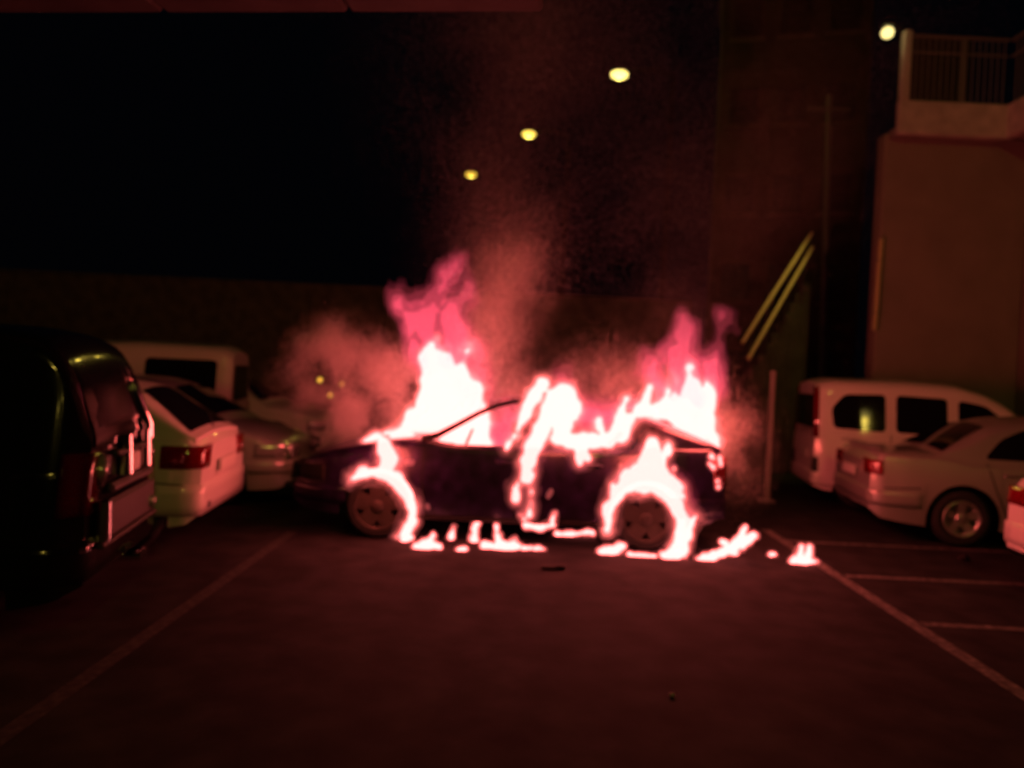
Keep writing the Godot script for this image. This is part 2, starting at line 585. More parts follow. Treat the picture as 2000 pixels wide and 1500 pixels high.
func round_poly(poly: Array, r: float) -> PackedVector2Array:
	var out := PackedVector2Array()
	var n := poly.size()
	for i in n:
		var c: Vector2 = poly[i]
		var a: Vector2 = poly[(i + n - 1) % n]
		var b: Vector2 = poly[(i + 1) % n]
		var rr := minf(r, minf(c.distance_to(a), c.distance_to(b)) * 0.45)
		var s := c + (a - c).normalized() * rr
		var e := c + (b - c).normalized() * rr
		for k in 5:
			var t := k / 4.0
			out.append(s.lerp(c, t).lerp(c.lerp(e, t), t))
	return out

func end_glass(p: Dictionary, x0: float, x1: float) -> ArrayMesh:
	# windscreen or rear window that follows the cabin's slope from x0 to x1
	var st := mk()
	st.set_smooth_group(0)
	var rows := []
	for i in 11:
		var x := lerpf(x0, x1, i / 10.0)
		var ring := ring_of(p, x, true)
		var y := soft_at(p.top, x)
		var slope := (soft_at(p.top, x + 0.03) - soft_at(p.top, x - 0.03)) / 0.06
		var nrm := Vector3(-slope, 1, 0).normalized() * 0.008
		var zc: float = ring[9].z - 0.035
		var row := []
		for k in 9:
			var f := -1.0 + k / 4.0
			row.append(Vector3(x, y + 0.035 * (1.0 - f * f * pow(zc / (zc + 0.035), 2)), zc * f) + nrm)
		rows.append(row)
	for i in rows.size() - 1:
		for k in 8:
			quad(st, rows[i][k], rows[i + 1][k], rows[i + 1][k + 1], rows[i][k + 1])
	return done(st)

func wrap_shell(p: Dictionary, end: float, y0: float, y1: float, side_len: float, across: float, side: float, out: float) -> ArrayMesh:
	# a shell that wraps round a corner of the car: lamps, bumpers
	var dir := 1.0 if end < p.L * 0.5 else -1.0
	var st := mk()
	st.set_smooth_group(0)
	var rows := []
	for j in 6:
		var y := lerpf(y0, y1, clampf((j - 1) / 3.0, 0, 1))
		var o := out if j > 0 and j < 5 else -0.01
		var row := []
		for k in 11:
			var x := end + dir * side_len * (1.0 - k / 10.0)
			var oo := o if k > 0 else -0.01
			row.append(Vector3(x - (dir * oo if k == 10 else 0.0), y, side * (side_z_any(p, x, y) + oo)))
		var zc := side_z_any(p, end, y)
		for k in range(1, 7):
			row.append(Vector3(end - dir * (o if k < 6 or across > zc - 0.02 else -0.01), y, side * maxf(0.0, zc - across * k / 6.0)))
		rows.append(row)
	for j in 5:
		for k in rows[0].size() - 1:
			quad(st, rows[j][k], rows[j][k + 1], rows[j + 1][k + 1], rows[j + 1][k])
	return done(st)

func side_strip(p: Dictionary, path: Array, w: float, side: float) -> ArrayMesh:
	# a thin seam or rubbing strip that lies on the flank
	var st := mk()
	st.set_smooth_group(-1)
	for i in path.size() - 1:
		var a: Vector2 = path[i]
		var b: Vector2 = path[i + 1]
		var n := (b - a).normalized().orthogonal() * w * 0.5
		var parts := maxi(1, int(a.distance_to(b) / 0.08))
		for k in parts:
			var u := a.lerp(b, float(k) / parts)
			var v := a.lerp(b, float(k + 1) / parts)
			var q := []
			for c in [u - n, v - n, v + n, u + n]:
				q.append(Vector3(c.x, c.y, side * (side_z_any(p, c.x, c.y) + 0.003)))
			quad(st, q[0], q[1], q[2], q[3])
	return done(st)

func wheel(parent: Node3D, at: Vector3, r: float, side: float, rim_m: Material, spokes: int, wide := 1.0) -> void:
	var w := Node3D.new()
	w.name = "wheel"
	parent.add_child(w, true)
	w.position = at
	w.scale.z = side
	var b := 0.095
	var ri := r * (0.66 if wide < 1.5 else 0.76)
	var st := mk()
	lathe(st, [Vector2(ri, -b), Vector2(r - 0.03, -b - 0.005), Vector2(r - 0.006, -b * 0.75), Vector2(r, -b * 0.4), Vector2(r, b * 0.4), Vector2(r - 0.006, b * 0.75), Vector2(r - 0.03, b + 0.005), Vector2(ri + 0.02, b + 0.006), Vector2(ri, b - 0.005)], 40)
	put("tyre", done(st), M.rubber, w)
	st = mk()
	lathe(st, [Vector2(ri, -b), Vector2(ri - 0.004, b - 0.01), Vector2(ri - 0.012, b + 0.003), Vector2(ri - 0.03, b - 0.008), Vector2(ri - 0.035, -b * 0.4), Vector2(0.03, -b * 0.35)], 40)
	for s in spokes:
		var a := TAU * s / spokes + 0.3
		var u := Vector3(cos(a), sin(a), 0)
		var v := Vector3(-sin(a), cos(a), 0)
		var w0 := (0.036 if spokes < 7 else 0.026) * wide
		var w1 := w0 * 1.25
		var z0 := b - 0.012
		var z1 := b - 0.028
		st.set_smooth_group(-1)
		var A := [u * 0.04 - v * w0 + Vector3(0, 0, z1), u * 0.04 + v * w0 + Vector3(0, 0, z1), u * (ri - 0.02) + v * w1 + Vector3(0, 0, z0), u * (ri - 0.02) - v * w1 + Vector3(0, 0, z0)]
		quad(st, A[0], A[1], A[2], A[3])
		var dn := Vector3(0, 0, -0.04)
		quad(st, A[1], A[1] + dn, A[2] + dn, A[2])
		quad(st, A[0], A[3], A[3] + dn, A[0] + dn)
	put("rim", done(st), rim_m, w)
	st = mk()
	lathe(st, [Vector2(0.062, b - 0.035), Vector2(0.058, b - 0.012), Vector2(0.04, b - 0.006), Vector2(0.0001, b - 0.004)], 20)
	put("hub_cap", done(st), rim_m, w)

func car(called: String, label: String, cat: String, p: Dictionary, corner: Vector2, fwd: Vector2, near: float, group := "") -> Node3D:
	# corner: where the near rear corner of the car stands; near: which local side faces that corner
	var f := fwd.normalized()
	var right := Vector2(-f.y, f.x)
	var o2: Vector2 = corner - right * near * p.W * 0.9
	var o := thing(called, label, cat, Vector3(o2.x, 0, o2.y), atan2(-f.y, f.x), group)
	put("body", loft(p, 0.0, p.L, false), p.paint, o)
	if p.has("top"):
		put("cabin", loft(p, p.top[0][0], p.top[-1][0], true), p.paint, o)
	var mid: float = (p.wheels[0] + p.wheels[1]) * 0.5
	put("underbody_shade", box(Vector3(p.L * 0.5, p.r + 0.13, 0), Vector3(p.L - 0.5, 0.34, 2.0 * p.W - 0.50), 0.02), M.seam, o)  # dark box added so the wheel arches look shaded
	put("floor_pan", box(Vector3(mid, p.r - 0.03, 0), Vector3(p.wheels[1] - p.wheels[0] - 2.0 * p.r - 0.2, 0.16, 2.0 * p.W - 0.24), 0.02), M.seam, o)
	for s in [-1.0, 1.0]:
		for x in p.wheels:
			wheel(o, Vector3(x, p.r, s * (p.W * 0.975 - 0.10)), p.r, s, p.get("rim", M.alloy), p.get("spokes", 5), p.get("wide", 1.0))
		for g in p.get("side_glass", []):
			put("side_window", panel_on_side(p, g, s, 0.006), M.glass, o)
		for q in p.get("seams", []):
			put("door_seam", side_strip(p, q, 0.012, s), M.seam, o)
		for q in p.get("strips", []):
			put("rubbing_strip", side_strip(p, q, 0.05, s), M.plastic, o)
		for h in p.get("handles", []):
			put("door_handle", box(Vector3(h.x, h.y, s * (side_z_any(p, h.x, h.y) + 0.018)), Vector3(0.17, 0.03, 0.03), 0.012), p.paint, o)
		if p.has("tail"):
			var t = p.tail
			put("tail_light", wrap_shell(p, 0.0, t[0], t[1], t[2], t[3], s, 0.012), p.get("tail_lens", M.red_lens), o)
		if p.has("head"):
			var t = p.head
			put("headlight", wrap_shell(p, p.L, t[0], t[1], t[2], t[3], s, 0.012), p.get("head_lens", M.clear_lens), o)
		if p.has("mirror"):
			var mx: Vector2 = p.mirror
			put("wing_mirror", ball(Vector3(mx.x, mx.y, s * (p.W + 0.09)), Vector3(0.16, 0.14, 0.22)), p.get("mirror_paint", p.paint), o)
	for g in p.get("end_glass", []):
		put("windscreen" if g[0] > p.L * 0.5 else "rear_window", end_glass(p, g[0], g[1]), M.glass, o)
	if p.has("bumper"):
		for s in [-1.0, 1.0]:
			put("rear_bumper", wrap_shell(p, 0.0, p.bumper[0], p.bumper[1], 0.55, p.W, s, 0.016), p.get("bumper_paint", p.paint), o)
			put("front_bumper", wrap_shell(p, p.L, p.bumper[0], p.bumper[1] - 0.04, 0.55, p.W, s, 0.016), p.get("bumper_paint", p.paint), o)
	if p.has("plate"):
		put("number_plate", box(Vector3(-0.035, p.plate, 0), Vector3(0.02, 0.11, 0.52), 0.006), M.plate, o)
	return o

func saloon(paint: Material, L := 4.4, W := 0.84) -> Dictionary:
	return {
		"L": L, "W": W, "belt": 0.93, "k": 0.42, "paint": paint, "r": 0.315, "wheels": [0.95, L - 0.85],
		"deck": [[0.0, 0.80], [0.03, 0.90], [0.10, 0.985], [0.8, 0.99], [1.0, 0.94], [2.9, 0.93], [3.15, 0.95], [3.6, 0.90], [L - 0.15, 0.78], [L - 0.04, 0.70], [L, 0.55]],
		"bottom": [[0.0, 0.38], [0.06, 0.27], [0.3, 0.23], [0.6, 0.20], [L - 0.6, 0.19], [L - 0.1, 0.22], [L, 0.30]],
		"wf": [[0.0, 0.86], [0.03, 0.93], [0.10, 0.975], [0.3, 1.0], [1.0, 1.0], [L - 0.9, 1.0], [L - 0.35, 0.96], [L - 0.12, 0.86], [L, 0.66]],
		"top": [[0.62, 0.96], [0.75, 1.02], [1.25, 1.31], [1.5, 1.385], [1.9, 1.42], [2.35, 1.40], [2.6, 1.33], [3.2, 0.97], [3.3, 0.90]],
		"side_glass": [[Vector2(1.16, 0.98), Vector2(1.36, 1.20), Vector2(1.62, 1.32), Vector2(1.93, 1.345), Vector2(1.93, 0.98)], [Vector2(1.99, 0.98), Vector2(1.99, 1.345), Vector2(2.35, 1.325), Vector2(2.55, 1.26), Vector2(2.98, 0.98)]],
		"end_glass": [[0.76, 1.26], [2.62, 3.14]],
		"seams": [[Vector2(1.96, 0.94), Vector2(1.96, 0.28), Vector2(2.9, 0.26), Vector2(3.02, 0.55), Vector2(3.0, 0.93)], [Vector2(1.96, 0.30), Vector2(1.42, 0.30), Vector2(1.28, 0.62), Vector2(1.18, 0.93)], [Vector2(0.12, 0.60), Vector2(0.5, 0.62)]],
		"handles": [Vector2(1.42, 0.82), Vector2(2.12, 0.82)], "tail": [0.74, 0.90, 0.12, 0.30], "head": [0.56, 0.72, 0.34, 0.36],
		"mirror": Vector2(2.95, 0.99), "bumper": [0.40, 0.58], "plate": 0.72,
	}

func small_van(paint: Material) -> Dictionary:
	return {
		"L": 4.0, "W": 0.83, "belt": 1.06, "k": 0.17, "paint": paint, "r": 0.31, "wheels": [0.62, 3.22],
		"deck": [[0.0, 1.06], [2.55, 1.06], [2.8, 1.05], [3.2, 1.0], [3.75, 0.86], [3.93, 0.74], [4.0, 0.58]],
		"bottom": [[0.0, 0.30], [0.1, 0.25], [0.5, 0.21], [3.5, 0.20], [3.9, 0.23], [4.0, 0.30]],
		"wf": [[0.0, 0.90], [0.05, 0.945], [0.15, 0.975], [0.5, 1.0], [3.1, 1.0], [3.6, 0.96], [3.85, 0.87], [4.0, 0.68]],
		"top": [[0.0, 1.72], [0.05, 1.765], [0.25, 1.80], [1.3, 1.81], [1.9, 1.78], [2.25, 1.68], [2.5, 1.54], [3.1, 1.06], [3.2, 0.98]],
		"side_glass": [[Vector2(0.24, 1.12), Vector2(0.21, 1.40), Vector2(0.38, 1.60), Vector2(0.92, 1.62), Vector2(0.92, 1.10)], [Vector2(1.06, 1.10), Vector2(1.06, 1.62), Vector2(1.72, 1.60), Vector2(1.72, 1.10)], [Vector2(1.86, 1.10), Vector2(1.86, 1.59), Vector2(2.2, 1.53), Vector2(2.7, 1.14), Vector2(2.7, 1.10)]],
		"end_glass": [[2.42, 3.06]],
		"seams": [[Vector2(1.8, 1.06), Vector2(1.8, 0.30), Vector2(2.72, 0.28), Vector2(2.82, 0.6), Vector2(2.78, 1.04)], [Vector2(0.99, 1.06), Vector2(0.99, 0.34), Vector2(1.8, 0.32)]],
		"strips": [[Vector2(1.0, 0.50), Vector2(2.75, 0.50)]],
		"handles": [Vector2(1.16, 0.96), Vector2(1.95, 0.96)], "tail": [0.98, 1.70, 0.055, 0.11], "head": [0.60, 0.82, 0.36, 0.34],
		"mirror": Vector2(2.72, 1.16), "mirror_paint": M.plastic, "bumper": [0.30, 0.50],
	}

func vehicles() -> void:
	# tall dark people carrier at the left edge, its rear to the fire
	var p := small_van(M.black_paint)
	p.L = 4.5
	p.W = 0.90
	p.k = 0.20
	p.wheels = [0.72, 3.7]
	p.deck = [[0.0, 1.04], [3.05, 1.04], [3.3, 1.03], [3.7, 0.98], [4.25, 0.86], [4.43, 0.74], [4.5, 0.58]]
	p.bottom = [[0.0, 0.34], [0.1, 0.27], [0.5, 0.21], [4.0, 0.20], [4.4, 0.23], [4.5, 0.30]]
	p.wf = [[0.0, 0.78], [0.05, 0.88], [0.15, 0.95], [0.5, 1.0], [3.6, 1.0], [4.1, 0.96], [4.35, 0.87], [4.5, 0.68]]
	p.top = [[0.0, 1.18], [0.06, 1.42], [0.16, 1.66], [0.26, 1.77], [0.5, 1.81], [1.6, 1.82], [2.3, 1.79], [2.7, 1.68], [3.0, 1.52], [3.55, 1.06], [3.65, 0.98]]
	p.side_glass = [[Vector2(0.30, 1.10), Vector2(0.40, 1.60), Vector2(1.05, 1.64), Vector2(1.05, 1.08)], [Vector2(1.17, 1.08), Vector2(1.17, 1.64), Vector2(2.05, 1.64), Vector2(2.05, 1.08)], [Vector2(2.17, 1.08), Vector2(2.17, 1.63), Vector2(2.55, 1.57), Vector2(3.1, 1.12), Vector2(3.1, 1.08)]]
	p.end_glass = [[2.9, 3.5]]
	p.seams = [[Vector2(2.11, 1.04), Vector2(2.11, 0.30), Vector2(3.1, 0.28), Vector2(3.2, 0.6), Vector2(3.15, 1.02)], [Vector2(1.11, 1.04), Vector2(1.11, 0.34), Vector2(2.11, 0.32)]]
	p.strips = []
	p.handles = [Vector2(1.3, 0.95), Vector2(2.3, 0.95)]
	p.tail = [0.74, 1.10, 0.13, 0.20]
	p.tail_lens = M.dark_red_lens
	p.mirror = Vector2(3.1, 1.14)
	p.mirror_paint = M.black_paint
	p.bumper = [0.36, 0.60]
	var v := car("people_carrier", "tall dark people carrier at the left edge with fire reflected in its back", "van", p, Vector2(-2.42, -4.35), Vector2(-0.98, 0.19), -1.0)
	put("rear_window", end_rear_pane(p, 1.12, 1.60, 0.62), M.glass, v)
	put("number_plate", box(Vector3(-0.025, 0.96, 0.05), Vector3(0.03, 0.13, 0.36), 0.006), M.plate, v)
	put("plate_trim", box(Vector3(-0.03, 1.055, 0.05), Vector3(0.05, 0.035, 0.7), 0.015), M.plastic, v)
	put("tailgate_handle", box(Vector3(-0.03, 0.85, 0.05), Vector3(0.06, 0.06, 0.9), 0.02), M.plastic, v)
	put("bumper_panel", box(Vector3(-0.03, 0.66, 0.05), Vector3(0.05, 0.24, 1.05), 0.03), M.plastic, v)
	put("bumper_strip", box(Vector3(-0.05, 0.53, 0), Vector3(0.05, 0.03, 1.20), 0.012), M.plastic, v)
	for s in [-1.0, 1.0]:
		put("reversing_lamp", ball(Vector3(-0.02, 0.98, s * 0.52), Vector3(0.06, 0.22, 0.10)), M.clear_lens, v)
		put("reflector", ball(Vector3(-0.06, 0.62, s * 0.50), Vector3(0.04, 0.10, 0.16)), M.clear_lens, v)
	for k in 2:
		put("exhaust_pipe", rod(Vector3(0.12, 0.27, 0.28 + 0.11 * k), Vector3(-0.06, 0.27, 0.28 + 0.11 * k), 0.035, 0.035, 14), M.chrome, v)
	for s in [0.42]:
		var trim := []
		for k in 7:
			var y := 1.10 + k * 0.09
			var x := 0.0
			while soft_at(p.top, x) < y + 0.03 and x < 0.6:
				x += 0.004
			trim.append(Vector3(x - 0.02, y, s - signf(s) * 0.12 * (y - 1.1)))
		var ts := mk()
		tube(ts, trim, [0.055, 0.050, 0.045, 0.04, 0.034, 0.03, 0.024], 14)
		put("window_streak_rod", done(ts), M.chrome, v)  # added chrome rod, mirrors the fire as a streak on the window
	for s in [0.36, -0.08]:
		put("plate_streak_rod", rod(Vector3(-0.03, 0.90, s), Vector3(-0.02, 1.16, s), 0.05, 0.045, 14), M.chrome, v)  # added rods, round chrome to catch firelight by the plate
	put("corner_streak_rod", rod(Vector3(-0.05, 0.56, -0.56), Vector3(-0.05, 0.80, -0.56), 0.05, 0.045, 14), M.chrome, v)  # added chrome rod for a fire highlight at the corner
	# white hatchback between the people carrier and the silver car
	p = saloon(M.white_paint, 3.9)
	p.W = 0.80
	p.wheels = [0.62, 3.1]
	p.deck = [[0.0, 0.86], [0.03, 0.97], [0.10, 1.0], [0.8, 0.98], [2.4, 0.93], [2.7, 0.95], [3.1, 0.90], [3.75, 0.78], [3.86, 0.70], [3.9, 0.55]]
	p.top = [[0.06, 0.99], [0.14, 1.04], [0.60, 1.36], [0.80, 1.42], [1.4, 1.45], [1.9, 1.42], [2.15, 1.34], [2.75, 0.97], [2.85, 0.90]]
	p.side_glass = [[Vector2(0.52, 1.0), Vector2(0.72, 1.24), Vector2(0.86, 1.33), Vector2(1.48, 1.36), Vector2(1.48, 0.98)], [Vector2(1.55, 0.98), Vector2(1.55, 1.36), Vector2(1.88, 1.34), Vector2(2.1, 1.27), Vector2(2.5, 0.98)]]
	p.end_glass = [[0.13, 0.62], [2.16, 2.7]]
	p.seams = [[Vector2(1.52, 0.94), Vector2(1.52, 0.28), Vector2(2.42, 0.26), Vector2(2.55, 0.55), Vector2(2.5, 0.93)], [Vector2(0.12, 0.60), Vector2(0.4, 0.62)]]
	p.handles = [Vector2(1.64, 0.82)]
	p.mirror = Vector2(2.48, 0.99)
	p.bumper = [0.34, 0.60]
	p.tail = [0.74, 0.93, 0.34, 0.26]
	v = car("white_hatchback", "white hatchback beside the dark people carrier with red tail lamp", "car", p, Vector2(-2.62, -6.55), Vector2(-0.995, 0.10), -1.0)
	put("wiper", rod(Vector3(0.10, 1.045, -0.05), Vector3(0.24, 1.15, 0.30), 0.012, 0.008, 8), M.plastic, v)
	put("tow_hook_cover", box(Vector3(0.01, 0.40, -0.5), Vector3(0.06, 0.07, 0.09), 0.01), M.plastic, v)
	# silver hatchback that faces the burning car
	p = saloon(M.silver_paint, 4.1)
	p.W = 0.80
	p.deck = [[0.0, 0.80], [0.03, 0.93], [0.8, 0.99], [1.0, 0.94], [2.9, 0.93], [3.15, 0.95], [3.6, 0.86], [3.95, 0.74], [4.06, 0.66], [4.1, 0.50]]
	p.head = [0.58, 0.74, 0.40, 0.40]
	p.wheels = [0.75, 3.27]
	v = car("silver_hatchback", "silver hatchback whose lit headlamp faces the burning car", "car", p, Vector2(-6.62, -8.85), Vector2(1.0, 0.02), 1.0)
	put("grille", box(Vector3(4.12, 0.44, 0), Vector3(0.05, 0.12, 0.8), 0.02), M.plastic, v)
	put("front_lip", box(Vector3(4.08, 0.27, 0), Vector3(0.22, 0.06, 1.2), 0.02), M.plastic, v)
	# upright white van, rear towards the fire like its neighbours
	p = small_van(M.white_paint_two)
	p.W = 0.86
	p.wf = [[0.0, 0.93], [0.04, 0.965], [0.12, 0.99], [0.5, 1.0], [3.1, 1.0], [3.6, 0.96], [3.85, 0.87], [4.0, 0.68]]
	p.top = [[0.0, 1.74], [0.06, 1.82], [0.2, 1.86], [1.3, 1.87], [1.9, 1.84], [2.25, 1.72], [2.5, 1.56], [3.1, 1.06], [3.2, 0.98]]
	p.side_glass = [[Vector2(0.20, 0.98), Vector2(0.20, 1.66), Vector2(1.14, 1.66), Vector2(1.14, 0.98)], [Vector2(1.86, 1.10), Vector2(1.86, 1.62), Vector2(2.2, 1.55), Vector2(2.7, 1.14), Vector2(2.7, 1.10)]]
	p.tail = [0.90, 1.04, 0.07, 0.12]
	v = car("white_van", "upright white van with one square side window behind the white hatchback", "van", p, Vector2(-3.90, -10.65), Vector2(-0.985, 0.17), -1.0)
	put("rear_window", end_rear_pane(p, 1.10, 1.60, 0.60), M.glass, v)
	# another pale car behind it, its sloping windscreen in the smoke
	p = saloon(M.white_paint, 4.3)
	car("pale_saloon", "pale saloon half hidden by smoke between the upright van and the fire", "car", p, Vector2(-7.35, -12.9), Vector2(1.0, 0.02), 1.0)
	# white family van on the right with arched windows
	p = small_van(M.white_paint_two)
	v = car("white_family_van", "white family van with arched rear side window behind the silver saloon", "van", p, Vector2(4.30, -10.8), Vector2(0.986, 0.163), 1.0)
	put("rear_window", end_rear_pane(p, 1.10, 1.58, 0.60), M.glass, v)
	put("number_plate", box(Vector3(-0.02, 0.72, 0.1), Vector3(0.02, 0.12, 0.5), 0.006), M.plate, v)
	put("low_tail_lamp", wrap_shell(p, 0.0, 0.50, 0.70, 0.05, 0.16, 1.0, 0.012), M.plastic, v)
	put("low_tail_lamp", wrap_shell(p, 0.0, 0.50, 0.70, 0.05, 0.16, -1.0, 0.012), M.plastic, v)
	# silver saloon on the right
	p = saloon(M.silver_paint_two, 4.5)
	p.r = 0.31
	v = car("silver_saloon", "silver saloon with alloy wheels parked on the right beside the white line", "car", p, Vector2(4.08, -8.62), Vector2(0.988, 0.154), 1.0)
	put("boot_lip", box(Vector3(0.08, 1.03, 0), Vector3(0.10, 0.03, 1.35), 0.012), p.paint, v)
	# a third car, only the corner of its back shows
	p = saloon(M.white_paint)
	var f := Vector2(0.99, 0.13).normalized()
	v = car("cream_saloon", "corner of a pale car's rear bumper cut off by the right edge", "car", p, Vector2(4.28, -5.35), f, 1.0)

func end_rear_pane(p: Dictionary, y0: float, y1: float, z0: float) -> ArrayMesh:
	# upright rear window that follows the back of the cabin
	var st := mk()
	st.set_smooth_group(0)
	var rows := []
	for i in 9:
		var y := lerpf(y0, y1, i / 8.0)
		var x := 0.0
		while soft_at(p.top, x) < y + 0.03 and x < 0.6:
			x += 0.004
		var z := z0 - 0.12 * (y - y0)
		var row := []
		for k in 7:
			row.append(Vector3(x - 0.014, y, lerpf(-z, z, k / 6.0)))
		rows.append(row)
	for i in 8:
		for k in 6:
			quad(st, rows[i][k], rows[i][k + 1], rows[i + 1][k + 1], rows[i + 1][k])
	return done(st)

func burning_car() -> void:
	var L := 4.27
	var p := {
		"L": L, "W": 0.84, "belt": 0.96, "k": 0.40, "paint": M.navy_paint, "r": 0.315, "wheels": [0.765, 3.40],
		"deck": [[0.0, 0.92], [0.03, 1.00], [0.12, 1.03], [0.6, 1.02], [1.0, 0.99], [1.6, 0.965], [2.7, 0.955], [2.95, 1.0], [3.3, 0.97], [3.9, 0.84], [L - 0.1, 0.74], [L - 0.03, 0.66], [L, 0.50]],
		"bottom": [[0.0, 0.42], [0.06, 0.32], [0.3, 0.26], [0.6, 0.21], [3.0, 0.22], [L - 0.5, 0.22], [L - 0.1, 0.25], [L, 0.32]],
		"wf": [[0.0, 0.86], [0.04, 0.91], [0.12, 0.955], [0.4, 0.99], [1.0, 1.0], [L - 0.9, 1.0], [L - 0.35, 0.95], [L - 0.12, 0.85], [L, 0.66]],
		"top": [[0.04, 1.02], [0.10, 1.05], [0.45, 1.18], [0.82, 1.31], [0.96, 1.34]],
		"well": [0.98, 2.86], "rim": M.burnt_alloy, "spokes": 5, "wide": 1.9, "head_lens": M.char, "tail": [0.66, 0.94, 0.13, 0.26], "head": [0.54, 0.70, 0.36, 0.38],  # headlamps take the dark colour because smoke and night hide the front
		"seams": [[Vector2(2.05, 0.95), Vector2(2.06, 0.26), Vector2(2.92, 0.26), Vector2(2.98, 0.6), Vector2(2.95, 0.97)], [Vector2(2.05, 0.28), Vector2(1.30, 0.28), Vector2(1.17, 0.6), Vector2(1.02, 0.97)]],
		"handles": [Vector2(1.30, 0.82), Vector2(2.18, 0.81)], "bumper": [0.34, 0.54],
	}
	var v := car("burning_car", "dark blue car on fire in the middle of the lane", "car", p, Vector2(2.14, -7.54), Vector2(-1, 0), -1.0)
	for s in [-1.0, 1.0]:
		var zz := func(x: float, y: float) -> float: return s * (cabin_z(p, x, maxf(y, 0.96)) - 0.01)
		# thin curved windscreen pillar
		var pts := []
		for q in [[3.0, 0.99], [2.84, 1.04], [2.66, 1.145], [2.46, 1.265], [2.28, 1.35], [2.12, 1.395], [1.94, 1.42], [1.72, 1.425]]:
			pts.append(Vector3(q[0], q[1], zz.call(q[0], q[1])))
		var st := mk()
		tube(st, pts, [0.034, 0.03, 0.026, 0.025, 0.025, 0.024, 0.024, 0.024], 8)
		put("windscreen_pillar", done(st), M.char, v)
		st = mk()
		tube(st, [Vector3(2.12, 0.94, zz.call(2.1, 0.96)), Vector3(1.98, 1.12, zz.call(2.0, 1.12)), Vector3(1.80, 1.36, zz.call(1.8, 1.36)), Vector3(1.72, 1.425, zz.call(1.7, 1.425))], [0.04, 0.036, 0.034, 0.03], 8)
		put("middle_pillar", done(st), M.char, v)
		st = mk()
		tube(st, [Vector3(1.20, 0.95, zz.call(1.2, 0.96)), Vector3(1.02, 1.16, zz.call(1.0, 1.16)), Vector3(0.90, 1.33, zz.call(0.9, 1.33))], [0.035, 0.032, 0.04], 8)
		put("rear_pillar", done(st), M.char, v)
		put("quarter_window", panel_on_side(p, [Vector2(0.50, 1.05), Vector2(0.74, 1.24), Vector2(0.90, 1.27), Vector2(0.92, 1.05)], s, 0.006), M.char, v)
		st = mk()
		bx(st, Vector3(2.35, 0.62, s * 0.34), Vector3(0.50, 0.16, 0.46), 0.05)
		put("seat", done(st), M.char, v)
		st = mk()
		bx(st, Vector3(2.05, 0.90, s * 0.34), Vector3(0.14, 0.56, 0.44), 0.06)
		put("seat_back", done(st), M.char, v)
	put("rear_bench", box(Vector3(1.2, 0.66, 0), Vector3(0.30, 0.44, 1.2), 0.06), M.char, v)
	put("dashboard", box(Vector3(2.78, 0.84, 0), Vector3(0.26, 0.18, 1.3), 0.06), M.char, v)
	var sw := mk()
	var loop := []
	for k in 17:
		var t := TAU * k / 16
		loop.append(Vector3(2.58 - 0.06 * sin(t), 0.93 + 0.16 * sin(t), -0.34 + 0.17 * cos(t)))
	tube(sw, loop, [0.014], 6)
	put("steering_wheel", done(sw), M.char, v)
	put("sill", box(Vector3(2.08, 0.24, -0.80), Vector3(1.9, 0.06, 0.05), 0.02), M.char, v)

# ------------------------------------------------------------ fire
# A fire is a field of tapered limbs; nested skins of it, the outer ones thinner, make its soft edge.
func fire(called: String, label: String, at: Vector3, group: String) -> Node3D:
	var o := thing(called, label, "ember" if called == "ember" else "fire", at, 0.0, group)
	fire_strands[o] = []
	return o

func hot(o: Node3D, a: Array) -> void:
	fire_strands[o].append([true, a])

func faint(o: Node3D, a: Array) -> void:
	fire_strands[o].append([false, a])

func fire_light(o: Node3D, at: Vector3, e: float, size: float) -> void:
	omni(o, at, Color(1.0, 0.11, 0.085), e, size)

func light_up(o: Node3D, cell: float, amp: float, freq: float) -> void:
	var small := cell < 0.018
	var kinds := [[true, "core", [[-0.2 * cell, 0.92]]], [true, "edge", [[0.008, 0.14], [0.022, 0.04]]]]
	if not small:
		kinds = [[true, "core", [[0.0, 0.85]]], [true, "edge", [[0.010, 0.13], [0.026, 0.07], [0.048, 0.035], [0.078, 0.012]]]]
	kinds.append([false, "tip", [[-0.08, 0.075], [-0.02, 0.055], [0.035, 0.03], [0.08, 0.013], [0.13, 0.004]]])
	for kind in [true, false]:
		var field := {}
		var made := false
		for e in kinds:
			if e[0] != kind:
				continue
			if not made:
				field = field_of(fire_strands[o], kind, cell if kind else 0.06, amp if kind else amp * 1.5, freq if kind else freq * 0.8)
				made = true
			if field.is_empty():
				break
			var mesh := skins(field, e[2], 0.0 if kind else 0.72)
			if mesh:
				put(e[1], mesh, M.flame if kind else M.flame_tip, o)

